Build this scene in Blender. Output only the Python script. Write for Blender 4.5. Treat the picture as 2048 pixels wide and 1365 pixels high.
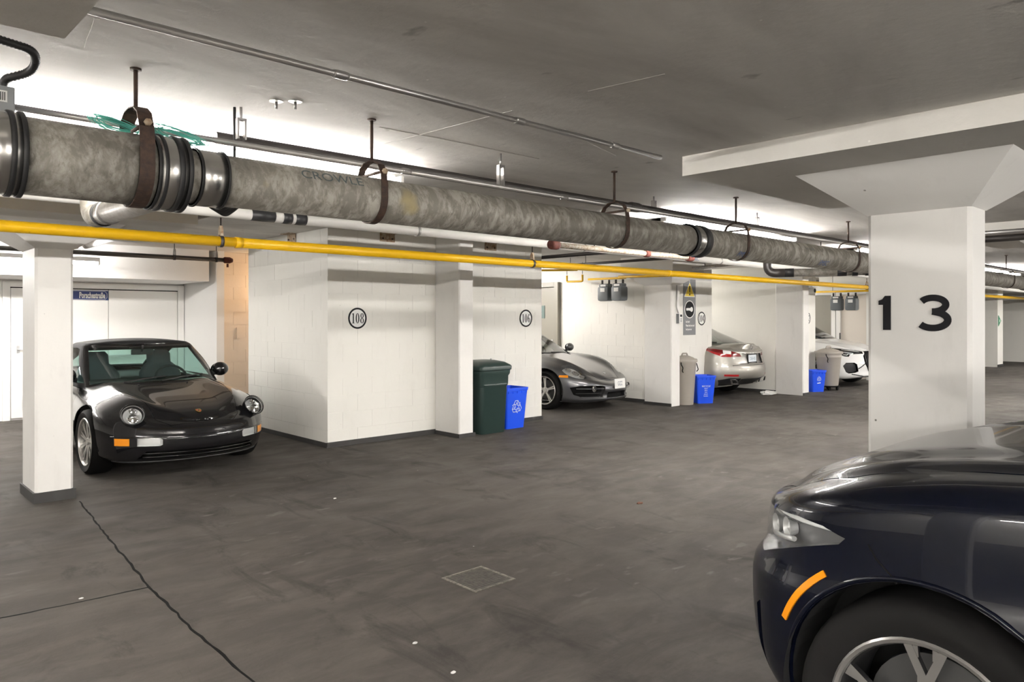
import bpy, bmesh, math, random
from mathutils import Vector, Matrix
from mathutils.bvhtree import BVHTree
from mathutils.interpolate import poly_3d_calc
random.seed(7)
PI = math.pi
S = bpy.context.scene
C = S.collection
for o in list(bpy.data.objects):
    bpy.data.objects.remove(o)

# ---------------------------------------------------------------- camera, world, exposure
# world axes: +x runs along the aisle (the pipes), +y runs into the parking bays, z up
cam_data = bpy.data.cameras.new('camera')
cam = bpy.data.objects.new('camera', cam_data)
C.objects.link(cam)
cam.location = (0, 0, 1.53)
cam.rotation_euler = (PI / 2, 0, 0)
cam.rotation_euler.z = math.atan2(1576, 1480) - PI / 2
cam_data.sensor_width = 36
cam_data.lens = 36 * 1480 / 2048
cam_data.shift_y = -45.5 / 2048
cam_data.clip_start = 0.05
S.camera = cam

world = bpy.data.worlds.new('world')
S.world = world
world.use_nodes = True
world.node_tree.nodes['Background'].inputs[0].default_value = (0.9, 0.95, 1, 1)
world.node_tree.nodes['Background'].inputs[1].default_value = 0.02
S.view_settings.view_transform = 'Standard'
S.view_settings.look = 'None'
S.view_settings.gamma = 1
S.view_settings.use_curve_mapping = False
S.view_settings.exposure = 0.05
TUBE = 300.0          # brightness of the fluorescent tubes over the aisle
TUBE_SOFT, TUBE_BAY, TUBE_NEAR, TUBE_BACK, TUBE_END_FILL = 210.0, 255.0, 480.0, 360.0, 350.0   # uplight behind the pipe, bay light, near parking row, back of the bays, added end-wall fill

# ---------------------------------------------------------------- helpers
def tag(o, label=None, cat=None, group=None, kind=None):
    if label: o['label'] = label
    if cat: o['category'] = cat
    if group: o['group'] = group
    if kind: o['kind'] = kind
    return o

def link(name, me, mat, parent=None):
    o = bpy.data.objects.new(name, me)
    C.objects.link(o)
    if mat is not None:
        for m in (mat if isinstance(mat, (list, tuple)) else [mat]):
            me.materials.append(m)
    if parent is not None:
        o.parent = parent
    return o

def obj(name, bm, mat, parent=None, smooth=False, angle=None):
    me = bpy.data.meshes.new(name)
    bmesh.ops.recalc_face_normals(bm, faces=bm.faces)
    bm.to_mesh(me)
    bm.free()
    if smooth:
        me.shade_smooth()
        if angle is not None:
            me.set_sharp_from_angle(angle=math.radians(angle))
    return link(name, me, mat, parent)

def empty(name, loc=(0, 0, 0), rz=0, parent=None):
    o = bpy.data.objects.new(name, None)
    C.objects.link(o)
    o.location = loc
    o.rotation_euler = (0, 0, rz)
    o.empty_display_size = 0.1
    if parent is not None:
        o.parent = parent
    return o

def thing(name, label, cat, loc=(0, 0, 0), rz=0, group=None):
    return tag(empty(name, loc, rz), label, cat, group)

def bx(bm, x0, x1, y0, y1, z0, z1, bev=0, mi=0):
    r = bmesh.ops.create_cube(bm, size=1)
    for v in r['verts']:
        v.co = Vector((x0 + (v.co.x + .5) * (x1 - x0), y0 + (v.co.y + .5) * (y1 - y0), z0 + (v.co.z + .5) * (z1 - z0)))
    fs = list({f for v in r['verts'] for f in v.link_faces})
    for f in fs: f.material_index = mi
    if bev:
        es = list({e for v in r['verts'] for e in v.link_edges})
        bmesh.ops.bevel(bm, geom=es, offset=bev, segments=2, affect='EDGES', profile=.6)
    return bm

def box(x0, x1, y0, y1, z0, z1, bev=0):
    return bx(bmesh.new(), x0, x1, y0, y1, z0, z1, bev)

def basis(d):
    d = d.normalized()
    a = Vector((0, 0, 1)) if abs(d.z) < .9 else Vector((1, 0, 0))
    u = d.cross(a).normalized()
    return u, d.cross(u).normalized()

def tube(bm, pts, r, n=16, cap=True, mi=0):
    """a round tube through pts (r may be a list)"""
    pts = [Vector(p) for p in pts]
    rs = r if isinstance(r, (list, tuple)) else [r] * len(pts)
    rings = []
    u = None
    for i, p in enumerate(pts):
        if i == 0: d = pts[1] - p
        elif i == len(pts) - 1: d = p - pts[i - 1]
        else: d = (pts[i + 1] - p).normalized() + (p - pts[i - 1]).normalized()
        d.normalize()
        if u is None: u, w = basis(d)
        else:
            u = (u - d * u.dot(d)).normalized()
            w = d.cross(u)
        rings.append([bm.verts.new(p + rs[i] * (u * math.cos(2 * PI * k / n) + w * math.sin(2 * PI * k / n))) for k in range(n)])
    for a, b in zip(rings, rings[1:]):
        for k in range(n):
            f = bm.faces.new((a[k], a[(k + 1) % n], b[(k + 1) % n], b[k]))
            f.smooth = True
            f.material_index = mi
    if cap:
        for rg in (rings[0], rings[-1]):
            f = bm.faces.new(rg)
            f.material_index = mi
    return bm

def bend(pts, rad, n=6):
    """round the corners of a polyline"""
    pts = [Vector(p) for p in pts]
    out = [pts[0]]
    for a, b, c in zip(pts, pts[1:], pts[2:]):
        d1 = (a - b); d2 = (c - b)
        r = min(rad, d1.length * .49, d2.length * .49)
        p, q = b + d1.normalized() * r, b + d2.normalized() * r
        for i in range(n + 1):
            t = i / n
            out.append(p * (1 - t) ** 2 + b * 2 * t * (1 - t) + q * t * t)
    out.append(pts[-1])
    return out

def lathe(bm, prof, n=32, axis='z', origin=(0, 0, 0), mi=0, close=False):
    """prof: list of (radius, height)"""
    o = Vector(origin)
    rings = []
    for r, h in prof:
        ring = []
        for k in range(n):
            a = 2 * PI * k / n
            c, s = r * math.cos(a), r * math.sin(a)
            v = {'z': (c, s, h), 'y': (c, h, s), 'x': (h, c, s)}[axis]
            ring.append(bm.verts.new(o + Vector(v)))
        rings.append(ring)
    pairs = list(zip(rings, rings[1:]))
    if close: pairs.append((rings[-1], rings[0]))
    for a, b in pairs:
        for k in range(n):
            f = bm.faces.new((a[k], a[(k + 1) % n], b[(k + 1) % n], b[k]))
            f.smooth = True
            f.material_index = mi
    if not close:
        for rg, (r, h) in ((rings[0], prof[0]), (rings[-1], prof[-1])):
            if r > 1e-5:
                bm.faces.new(rg).material_index = mi
    return bm

def prism(bm, poly, d, M=None, mi=0):
    """poly in xy extruded by d along z, then moved by the matrix M"""
    M = M or Matrix()
    a = [bm.verts.new(M @ Vector((p[0], p[1], 0))) for p in poly]
    b = [bm.verts.new(M @ Vector((p[0], p[1], d))) for p in poly]
    n = len(poly)
    fs = [bm.faces.new(b), bm.faces.new(a[::-1])]
    for i in range(n):
        fs.append(bm.faces.new((a[i], a[(i + 1) % n], b[(i + 1) % n], b[i])))
    for f in fs: f.material_index = mi
    return bm

def stroke(bm, pts, wid, d, M=None, mi=0):
    """a flat band of varying width along a 2D line, with thickness d"""
    pts = [Vector(p) for p in pts]
    ws = wid if isinstance(wid, (list, tuple)) else [wid] * len(pts)
    M = M or Matrix()
    closed = (pts[0] - pts[-1]).length < 1e-6
    L, R = [], []
    n = len(pts)
    for i, p in enumerate(pts):
        if closed: t = pts[(i + 1) % (n - 1) if i == n - 1 else i + 1] - pts[i - 1 if i else n - 2]
        else: t = pts[min(i + 1, n - 1)] - pts[max(i - 1, 0)]
        t.normalize()
        nn = Vector((-t.y, t.x))
        L.append(p + nn * ws[i] / 2); R.append(p - nn * ws[i] / 2)
    for i in range(n - 1):
        prism(bm, [L[i], L[i + 1], R[i + 1], R[i]], d, M, mi)
    return bm

def arc(cx, cy, rx, ry, a0, a1, n=16):
    return [(cx + rx * math.cos(math.radians(a0 + (a1 - a0) * i / n)), cy + ry * math.sin(math.radians(a0 + (a1 - a0) * i / n))) for i in range(n + 1)]

def frame(o, xdir, ydir):
    """matrix whose columns are xdir, ydir and their cross product, at o"""
    x = Vector(xdir).normalized(); y = Vector(ydir).normalized(); z = x.cross(y)
    m = Matrix((x, y, z)).transposed().to_4x4()
    m.translation = Vector(o)
    return m

def lettering(text, size, M, name, mat, parent, bold=0.0, ext=0.0008, sx=1.0, align='CENTER'):
    cu = bpy.data.curves.new('t', 'FONT')
    cu.body = text; cu.size = size; cu.extrude = ext; cu.offset = bold
    cu.align_x = align; cu.align_y = 'CENTER'; cu.resolution_u = 3
    to = bpy.data.objects.new('t', cu)
    C.objects.link(to)
    me = bpy.data.meshes.new_from_object(to.evaluated_get(bpy.context.evaluated_depsgraph_get()))
    bpy.data.objects.remove(to)
    me.transform(M @ Matrix.Diagonal((sx, 1, 1, 1)))
    me.name = name
    me.materials.clear()
    return link(name, me, mat, parent)

# ---------------------------------------------------------------- materials
def mat_new(name):
    m = bpy.data.materials.new(name)
    m.use_nodes = True
    nt = m.node_tree
    return m, nt, nt.nodes['Principled BSDF']

def simple(name, col, rough=.5, metal=0, coat=0, spec=.5, emit=None):
    m, nt, p = mat_new(name)
    p.inputs['Base Color'].default_value = (*col, 1)
    p.inputs['Roughness'].default_value = rough
    p.inputs['Metallic'].default_value = metal
    p.inputs['Coat Weight'].default_value = coat
    p.inputs['Coat Roughness'].default_value = .03
    p.inputs['Specular IOR Level'].default_value = spec
    if emit:
        p.inputs['Emission Color'].default_value = (*emit[:3], 1)
        p.inputs['Emission Strength'].default_value = emit[3]
    return m

def N(nt, t, **kw):
    n = nt.nodes.new(t)
    for k, v in kw.items():
        if k in n.inputs.keys(): n.inputs[k].default_value = v
        else: setattr(n, k, v)
    return n

def ramp(nt, src, stops):
    r = nt.nodes.new('ShaderNodeValToRGB')
    els = r.color_ramp.elements
    while len(els) < len(stops): els.new(.5)
    for e, (p, c) in zip(els, stops):
        e.position = p
        e.color = (*c, 1) if isinstance(c, tuple) else (c, c, c, 1)
    nt.links.new(src, r.inputs[0])
    return r.outputs[0]

def mixc(nt, fac, a, b, mode='MIX'):
    m = nt.nodes.new('ShaderNodeMix')
    m.data_type = 'RGBA'; m.blend_type = mode
    for sock, v in ((m.inputs[0], fac), (m.inputs[6], a), (m.inputs[7], b)):
        if isinstance(v, (int, float)): sock.default_value = v
        elif isinstance(v, tuple): sock.default_value = (*v, 1)
        else: nt.links.new(v, sock)
    return m.outputs[2]

def coords(nt, scale=(1, 1, 1), rot=(0, 0, 0)):
    g = nt.nodes.new('ShaderNodeNewGeometry')
    mp = nt.nodes.new('ShaderNodeMapping')
    mp.inputs['Scale'].default_value = scale
    mp.inputs['Rotation'].default_value = rot
    nt.links.new(g.outputs['Position'], mp.inputs[0])
    return mp.outputs[0]

def noise(nt, co, scale, detail=4, rough=.55, dist=0):
    n = N(nt, 'ShaderNodeTexNoise', Scale=scale, Detail=detail, Roughness=rough, Distortion=dist)
    nt.links.new(co, n.inputs['Vector'])
    return n.outputs['Fac']

def bump(nt, p, h, strength=.2, dist=.01):
    b = N(nt, 'ShaderNodeBump', Strength=strength, Distance=dist)
    nt.links.new(h, b.inputs['Height'])
    nt.links.new(b.outputs[0], p.inputs['Normal'])

def painted(name, col, dirt, rough=.55, amount=.5, scuff=0.5, fine=60):
    """wall paint with blotches of grime, chips and a slightly uneven surface"""
    m, nt, p = mat_new(name)
    co = coords(nt)
    a = ramp(nt, noise(nt, co, 1.3, 6, .6, .4), [(.48, 0.0), (.78, 1.0)])
    b = ramp(nt, noise(nt, coords(nt, (1, 1, .35)), 5, 5, .65), [(.55, 0.0), (.8, 1.0)])
    c1 = mixc(nt, a, col, tuple(c * (1 - .13 * amount) for c in col))
    fac = nt.nodes.new('ShaderNodeMath'); fac.operation = 'MULTIPLY'; fac.inputs[1].default_value = .35 * amount
    nt.links.new(b, fac.inputs[0])
    c2 = mixc(nt, fac.outputs[0], c1, dirt)
    v = N(nt, 'ShaderNodeTexVoronoi', Scale=7.0)
    nt.links.new(co, v.inputs['Vector'])
    sp = ramp(nt, v.outputs['Distance'], [(.045, 1.0), (.06, 0.0)])
    gate = ramp(nt, noise(nt, co, 2.1, 2), [(.55, 0.0), (.6, scuff)])
    mu = nt.nodes.new('ShaderNodeMath'); mu.operation = 'MULTIPLY'
    nt.links.new(sp, mu.inputs[0]); nt.links.new(gate, mu.inputs[1])
    c3 = mixc(nt, mu.outputs[0], c2, tuple(d * .5 for d in dirt))
    nt.links.new(c3, p.inputs['Base Color'])
    p.inputs['Roughness'].default_value = rough
    p.inputs['Specular IOR Level'].default_value = .35
    bump(nt, p, noise(nt, co, fine, 4), .25, .004)
    return m

M = {}
M['wall'] = painted('white_wall_paint', (.80, .785, .735), (.45, .42, .36), amount=.35, scuff=.25)
M['door_wall'] = painted('clean_white_paint', (.84, .83, .81), (.6, .58, .55), amount=.15, scuff=0)
M['tan_wall'] = painted('tan_wall_paint', (.76, .67, .57), (.5, .42, .34), amount=.4, scuff=.2)
M['column'] = painted('column_paint', (.78, .765, .735), (.35, .33, .30), amount=.5, scuff=1.0, fine=25)
M['tar'] = painted('black_base_paint', (.035, .034, .033), (.08, .08, .08), rough=.7, amount=1)

def ceiling_mat(name, base, dark, light):
    m, nt, p = mat_new(name)
    co = coords(nt)
    a = ramp(nt, noise(nt, coords(nt, (.35, 1, 1)), 1.1, 7, .62, .8), [(.38, 0.0), (.66, 1.0)])
    c1 = mixc(nt, a, base, dark)
    b = ramp(nt, noise(nt, coords(nt, (1, .3, 1), (0, 0, .3)), 3.5, 6, .7, .3), [(.6, 0.0), (.78, .6)])
    c2 = mixc(nt, b, c1, light)
    s = ramp(nt, noise(nt, coords(nt, (1, .45, 1), (0, 0, -.4)), 9, 3, .5), [(.70, 0.0), (.76, .55)])
    c3 = mixc(nt, s, c2, tuple(d * .45 for d in dark))
    v = N(nt, 'ShaderNodeTexVoronoi', Scale=5.5)
    nt.links.new(co, v.inputs['Vector'])
    sp = ramp(nt, v.outputs['Distance'], [(.022, .8), (.034, 0.0)])
    c3 = mixc(nt, sp, c3, (.86, .84, .80))
    nt.links.new(c3, p.inputs['Base Color'])
    p.inputs['Roughness'].default_value = .8
    p.inputs['Specular IOR Level'].default_value = .2
    bump(nt, p, noise(nt, co, 14, 6, .6), .35, .01)
    return m
M['ceiling'] = ceiling_mat('painted_concrete_ceiling', (.71, .69, .655), (.49, .472, .448), (.76, .74, .70))
M['drop'] = ceiling_mat('drop_panel_concrete', (.70, .68, .64), (.62, .60, .56), (.74, .72, .68))

def floor_mat():
    m, nt, p = mat_new('dark_coated_floor')
    co = coords(nt)
    big = ramp(nt, noise(nt, coords(nt, (1, .55, 1), (0, 0, .6)), .7, 6, .6, .6), [(.35, 0.0), (.7, 1.0)])
    c = mixc(nt, big, (.062, .057, .053), (.090, .082, .075))
    mid = ramp(nt, noise(nt, coords(nt, (.5, 1.3, 1), (0, 0, .35)), 3.2, 7, .68, .4), [(.42, 0.0), (.75, 1.0)])
    c = mixc(nt, mid, c, (.112, .102, .092))
    dk = ramp(nt, noise(nt, coords(nt, (1.2, .5, 1), (0, 0, -.5)), 1.9, 5, .7, 1.0), [(.56, 0.0), (.7, .75)])
    c = mixc(nt, dk, c, (.040, .037, .035))
    # worn pale spots, like dried puddle prints
    w = ramp(nt, noise(nt, coords(nt, (1, 2.2, 1), (0, 0, .75)), 4.2, 3, .5), [(.62, 0.0), (.70, .55)])
    g = ramp(nt, noise(nt, co, .55, 2), [(.47, 0.0), (.62, 1.0)])
    mu = nt.nodes.new('ShaderNodeMath'); mu.operation = 'MULTIPLY'
    nt.links.new(w, mu.inputs[0]); nt.links.new(g, mu.inputs[1])
    c = mixc(nt, mu.outputs[0], c, (.178, .166, .154))
    v = N(nt, 'ShaderNodeTexVoronoi', Scale=2.6)
    nt.links.new(co, v.inputs['Vector'])
    sp = ramp(nt, v.outputs['Distance'], [(.012, .8), (.018, 0.0)])
    c = mixc(nt, sp, c, (.45, .44, .42))
    nt.links.new(c, p.inputs['Base Color'])
    rr = ramp(nt, noise(nt, co, 2.2, 5), [(.3, .55), (.7, .8)])
    nt.links.new(rr, p.inputs['Roughness'])
    p.inputs['Specular IOR Level'].default_value = .05
    bump(nt, p, noise(nt, co, 45, 6, .7), .3, .006)
    return m
M['floor'] = floor_mat()

def cast_iron():
    m, nt, p = mat_new('mottled_cast_iron')
    co = coords(nt, (1, 1, 1))
    a = ramp(nt, noise(nt, coords(nt, (1.5, .8, .8), (0, .7, .5)), 13, 9, .68, .35), [(.44, 0.0), (.60, 1.0)])
    c = mixc(nt, a, (.19, .175, .15), (.37, .35, .31))
    b = ramp(nt, noise(nt, coords(nt, (1.3, .7, .7), (0, .7, .5)), 24, 8, .7, .5), [(.53, 0.0), (.66, .75)])
    c = mixc(nt, b, c, (.11, .097, .08))
    d = ramp(nt, noise(nt, co, 3.2, 5, .6, 1), [(.5, 0.0), (.75, .45)])
    c = mixc(nt, d, c, (.18, .16, .125))
    y = ramp(nt, noise(nt, co, 2.4, 3), [(.68, 0.0), (.75, .5)])
    c = mixc(nt, y, c, (.42, .33, .12))
    nt.links.new(c, p.inputs['Base Color'])
    p.inputs['Roughness'].default_value = .6
    p.inputs['Metallic'].default_value = .15
    bump(nt, p, noise(nt, co, 50, 4), .2, .003)
    return m
M['iron'] = cast_iron()

def rusty(name, c0, c1, rough=.7):
    m, nt, p = mat_new(name)
    a = ramp(nt, noise(nt, coords(nt), 30, 6, .7), [(.4, 0.0), (.65, 1.0)])
    nt.links.new(mixc(nt, a, c0, c1), p.inputs['Base Color'])
    p.inputs['Roughness'].default_value = rough
    p.inputs['Metallic'].default_value = .2
    return m
M['rust'] = rusty('brown_rusty_steel', (.035, .022, .017), (.075, .042, .028))
M['rust_light'] = rusty('flaking_rust', (.45, .38, .28), (.24, .12, .06))
M['rust_pipe'] = rusty('rusty_white_pipe', (.42, .39, .33), (.20, .13, .08))
M['red_rust'] = rusty('red_rust_fitting', (.07, .014, .01), (.13, .035, .022))
M['black_pipe'] = simple('black_pipe_paint', (.035, .03, .028), .45)
M['conduit'] = simple('galvanised_conduit', (.42, .41, .40), .35, .85)
M['steel'] = simple('brushed_steel_band', (.55, .54, .52), .26, 1)
M['rubber'] = simple('black_rubber', (.012, .012, .013), .55)
M['yellow'] = painted('yellow_gas_paint', (.74, .43, .008), (.35, .2, .02), rough=.35, amount=.5, scuff=.4)
M['white_pipe'] = simple('white_wrapped_pipe', (.78, .76, .72), .55)
M['black_tape'] = simple('black_tape', (.03, .03, .032), .4)
M['silver_wrap'] = rusty('silver_wrapped_pipe', (.52, .50, .47), (.36, .34, .31), .45)
M['enamel'] = simple('white_enamel', (.80, .79, .76), .35)
for _k, _v in (('tube_glow', TUBE), ('tube_soft', TUBE_SOFT), ('tube_bay', TUBE_BAY), ('tube_near', TUBE_NEAR), ('tube_back', TUBE_BACK), ('tube_end_fill', TUBE_END_FILL)):
    M[_k] = simple('fluorescent_' + _k, (1, 1, 1), .4, emit=(1.0, .962, .918, _v))
M['warm_glow'] = simple('warm_bulb', (1, .8, .6), .4, emit=(1.0, .62, .32, 260))
M['grey_box'] = simple('grey_steel_box', (.22, .23, .24), .45)
M['black'] = simple('matt_black', (.006, .006, .006), .8, spec=.08)
M['sign_black'] = simple('sign_black', (.007, .007, .009), .6, spec=.2)
M['sign_white'] = simple('sign_white', (.82, .82, .80), .5)
M['door'] = simple('white_door_paint', (.84, .83, .80), .4)
M['grey_door'] = simple('taupe_grey_door_paint', (.25, .235, .20), .45)
M['pale_door'] = simple('pale_beige_door_paint', (.72, .66, .59), .5)
M['steel_plain'] = simple('door_hardware', (.6, .6, .6), .3, .9)
M['green_plastic'] = simple('dark_green_plastic', (.018, .036, .032), .38)
M['blue_plastic'] = simple('bright_blue_plastic', (.006, .075, .75), .4)
M['grey_plastic'] = simple('warm_grey_plastic', (.36, .33, .29), .5)
M['meter'] = simple('gas_meter_grey', (.11, .125, .135), .5)
M['rope'] = simple('teal_cord', (.12, .48, .40), .5)

# ---------------------------------------------------------------- setting
FLOOR_X0, FLOOR_X1, FLOOR_Y0, FLOOR_Y1 = -5.6, 31, -7, 14.2
floor = tag(obj('floor', box(FLOOR_X0, FLOOR_X1, FLOOR_Y0, FLOOR_Y1, -.2, 0), M['floor']),
            'dark grey coated concrete garage floor with scuffs and stains', 'floor', kind='structure')

def ribbon(bm, pts, w, z0, z1, jitter=0):
    """a thin raised or sunk strip following pts on a level surface"""
    L, R = [], []
    n = len(pts)
    for i, p in enumerate(pts):
        t = Vector(pts[min(i + 1, n - 1)]) - Vector(pts[max(i - 1, 0)])
        t.normalize()
        nn = Vector((-t.y, t.x))
        j = random.uniform(-jitter, jitter)
        ww = w * random.uniform(.7, 1.3) if jitter else w
        L.append(Vector(p) + nn * (ww / 2 + j)); R.append(Vector(p) + nn * (-ww / 2 + j))
    rows = [[bm.verts.new((*q, z)) for q in (L[i], R[i]) for z in (z0, z1)] for i in range(n)]
    for a, b in zip(rows, rows[1:]):
        for i, j in ((0, 1), (1, 3), (3, 2), (2, 0)):
            bm.faces.new((a[i], a[j], b[j], b[i]))
    bm.faces.new((rows[0][0], rows[0][1], rows[0][3], rows[0][2]))
    bm.faces.new((rows[-1][0], rows[-1][1], rows[-1][3], rows[-1][2]))
    return bm

def subdiv(pts, step=.06):
    out = []
    for a, b in zip(pts, pts[1:]):
        n = max(1, int((Vector(b) - Vector(a)).length / step))
        out += [tuple(Vector(a).lerp(Vector(b), i / n)) for i in range(n)]
    out.append(pts[-1])
    return out

obj('floor_crack', ribbon(bmesh.new(), subdiv([(1.60, 6.98), (1.47, 5.6), (1.38, 4.48), (1.34, 3.61), (1.34, 3.01), (1.33, 1.6), (1.33, .4)]), .013, -.01, .0012, .006), M['black'], floor)
obj('floor_crack', ribbon(bmesh.new(), subdiv([(.3, 4.56), (.81, 4.52), (1.38, 4.48)]), .011, -.01, .001, .007), M['black'], floor)

# concrete slab over the aisle, higher slab over the parking bays
SLAB = 2.44
STRIP = 2.44
BAYZ = 2.60
_b = bmesh.new()
_pr = [(FLOOR_Y0, STRIP), (5.95, SLAB), (5.95, 2.9), (FLOOR_Y0, 2.9)]
prism(_b, _pr, FLOOR_X1 - FLOOR_X0, Matrix(((0, 0, 1, FLOOR_X0), (1, 0, 0, 0), (0, 1, 0, 0), (0, 0, 0, 1))))
ceil = tag(obj('ceiling', _b, M['ceiling']),
           'painted concrete ceiling slab over the driving aisle', 'ceiling', kind='structure')
tag(obj('ceiling_bays', box(FLOOR_X0, FLOOR_X1, 5.95, FLOOR_Y1, BAYZ, 2.9), M['ceiling']),
    'slightly higher concrete ceiling over the parking bays', 'ceiling', kind='structure')
for pts, w in (([(2.15, 3.4), (2.18, 2.95), (2.21, 2.5), (2.22, 2.36)], .01), ([(2.62, 2.42), (2.9, 2.52), (3.25, 2.62)], .008),
               ([(.62, 2.5), (.66, 2.8), (.75, 3.2)], .012), ([(1.95, 3.0), (2.3, 2.98), (3.0, 2.97)], .006),
               ([(1.49, .92), (1.80, .94), (2.02, .95)], .007), ([(2.25, 1.95), (2.30, 1.62)], .005), ([(1.95, .55), (1.98, .66), (1.97, .74)], .006)):
    obj('form_seam', ribbon(bmesh.new(), subdiv(pts, .1), w, (STRIP if pts[0][1] < 2 else SLAB) - .0016, SLAB + .01, .001), M['ceiling'], ceil)

def capital(bm, x0, x1, y0, y1, z0, z1, out):
    a = [bm.verts.new(p) for p in ((x0, y0, z0), (x1, y0, z0), (x1, y1, z0), (x0, y1, z0))]
    ox, oy = out
    b = [bm.verts.new(p) for p in ((x0 - ox, y0 - oy, z1), (x1 + ox, y0 - oy, z1), (x1 + ox, y1 + oy, z1), (x0 - ox, y1 + oy, z1))]
    for i in range(4):
        bm.faces.new((a[i], a[(i + 1) % 4], b[(i + 1) % 4], b[i]))
    bm.faces.new(b); bm.faces.new(a[::-1])
    return bm

def shaft(x0, x1, y0, y1, z0, z1, ch=.035):
    bm = bmesh.new()
    poly = [(x0 + ch, y0), (x1 - ch, y0), (x1, y0 + ch), (x1, y1 - ch), (x1 - ch, y1), (x0 + ch, y1), (x0, y1 - ch), (x0, y0 + ch)]
    return prism(bm, poly, z1 - z0, Matrix.Translation((0, 0, z0)))

CAPZ, DROPZ = 2.11, 2.33
def column(x0, x1, y0, y1, label, top=SLAB, drop=.92, ch=.02):
    c = tag(empty('column', ((x0 + x1) / 2, (y0 + y1) / 2, 0)), label, 'column', kind='structure')
    T = Matrix.Translation(-c.location)
    def put(name, bm, m):
        bm.transform(T)
        return obj(name, bm, m, c)
    put('shaft', shaft(x0, x1, y0, y1, 0, CAPZ, ch), M['column'])
    put('capital', capital(bmesh.new(), x0, x1, y0, y1, CAPZ, DROPZ, (.34, .26)), M['column'])
    mx, my = (x0 + x1) / 2, (y0 + y1) / 2
    put('drop_panel', box(mx - drop, mx + drop, my - .96, my + .96, DROPZ, top + .01), M['drop'])
    return c

column(1.31, 1.59, 7.14, 7.66, 'narrow white column beside the black convertible, under the yellow pipe', top=BAYZ)
base = bmesh.new()
bx(base, 1.295, 1.605, 7.125, 7.675, 0, .085)
tag(obj('baseboard_column', base, M['tar']), 'black painted foot around the narrow column by the convertible', 'baseboard', kind='structure')
col13 = column(4.34, 4.60, 1.16, 1.68, 'broad white column numbered 13 behind the dark suv')
column(-.93, -.67, 1.2, 1.72, 'white column beside the camera holding the near drop panel', drop=1.317)
column(8.94, 9.20, 1.16, 1.68, 'white column beyond the grey car in the next row')

# the numerals 13, black plates on the column face that looks along the aisle
FX = Matrix.Translation(-col13.location)
def numeral(name, f):
    bm = bmesh.new()
    f(bm)
    return obj(name, bm, M['sign_black'], col13)
def n13(y, z):           # face x = 4.34, reading direction is -y
    return FX @ frame((4.3385, y, z), (0, -1, 0), (0, 0, 1)) @ Matrix.Rotation(0, 4, 'Z')
H13 = .19
numeral('numeral', lambda bm: prism(bm, [(-.004, 0), (.036, 0), (.036, H13), (.006, H13), (-.008, H13 - .019), (-.028, H13 - .027), (-.028, H13 - .05), (-.004, H13 - .05)], .006, n13(1.588, 1.465) @ Matrix.Translation((0, 0, 0))))
def three(bm):
    Mx = n13(1.34, 1.465)
    w = .037
    stroke(bm, arc(.0, H13 - .0525, .062, .037, 150, -60, 18) + [(.012, .101)], w * .92, .006, Mx)
    stroke(bm, [(-.002, .101)] + arc(.0, .0555, .072, .0425, 68, -146, 20), w * .95, .0066, Mx)
    prism(bm, [(-.004, .084), (.035, .084), (.035, .118), (-.004, .118)], .0052, Mx)
numeral('numeral', three)

# ---------------------------------------------------------------- concrete block walls
BLK_L, BLK_H = .4064, .2032
def block_mesh():
    bm = box(-.5, .5, 0, 1, -.5, .5)
    me = bpy.data.meshes.new('concrete_block')
    bm.to_mesh(me); bm.free()
    return me
BLOCK = {}
def block(parent, mat, o, along, depth_dir, l, h, prot):
    key = mat.name
    if key not in BLOCK:
        bm = box(-.5, .5, 0, 1, -.5, .5)
        me = bpy.data.meshes.new('concrete_block')
        bm.to_mesh(me); bm.free()
        me.materials.append(mat)
        BLOCK[key] = me
    b = bpy.data.objects.new('concrete_block', BLOCK[key])
    C.objects.link(b)
    b.parent = parent
    a = Vector(along); d = Vector(depth_dir)
    b.matrix_local = Matrix((a * l, d * prot, Vector((0, 0, h)))).transposed().to_4x4()
    b.matrix_local.translation = Vector(o)
    m = Matrix((a * l, d * prot, Vector((0, 0, h)))).transposed().to_4x4()
    m.translation = Vector(o)
    b.matrix_local = m
    return b

def lay(parent, mat, p0, p1, out, z0, z1, skip=None, jh=.0045, jv=.002, prot=.006):
    """lay blocks in running bond on the vertical face from p0 to p1; out is the outward direction"""
    p0 = Vector((*p0, 0)); p1 = Vector((*p1, 0)); d = p1 - p0
    Ltot = d.length
    d.normalize()
    z = z0; row = 0
    while z < z1 - .02:
        h = min(BLK_H, z1 - z)
        x = -BLK_L / 2 if row % 2 else 0
        while x < Ltot - .01:
            a, b = max(x, 0), min(x + BLK_L, Ltot)
            x += BLK_L
            if b - a < .03: continue
            if skip and skip((a + b) / 2, z + h / 2): continue
            c = p0 + d * ((a + b) / 2) + Vector((0, 0, z + h / 2))
            block(parent, mat, c, d, out, b - a - jv, h - jh, prot * random.uniform(.85, 1.1))
        z += h; row += 1

def wall_core(name, x0, x1, y0, y1, z1, label, mat='wall', z0=0):
    return tag(obj(name, box(x0, x1, y0, y1, z0, z1), M[mat]), label, 'wall', kind='structure')

# block of lockers between the first two bays: numbers 108 and 106
wA = wall_core('wall_lockers', 4.395, 7.985, 7.855, 10.05, BAYZ, 'white block wall with the numbers 108 and 106')
lay(wA, M['wall'], (4.389, 7.855), (7.985, 7.855), (0, -1, 0), .0, BAYZ)
lay(wA, M['wall'], (4.395, 10.05), (4.395, 7.849), (-1, 0, 0), .0, BAYZ)
tag(obj('wall_pilaster', shaft(5.97, 6.21, 7.34, 7.849, 0, BAYZ, .015), M['column']), 'white pilaster standing out of the wall between 108 and 106', 'pilaster', kind='structure')
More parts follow.
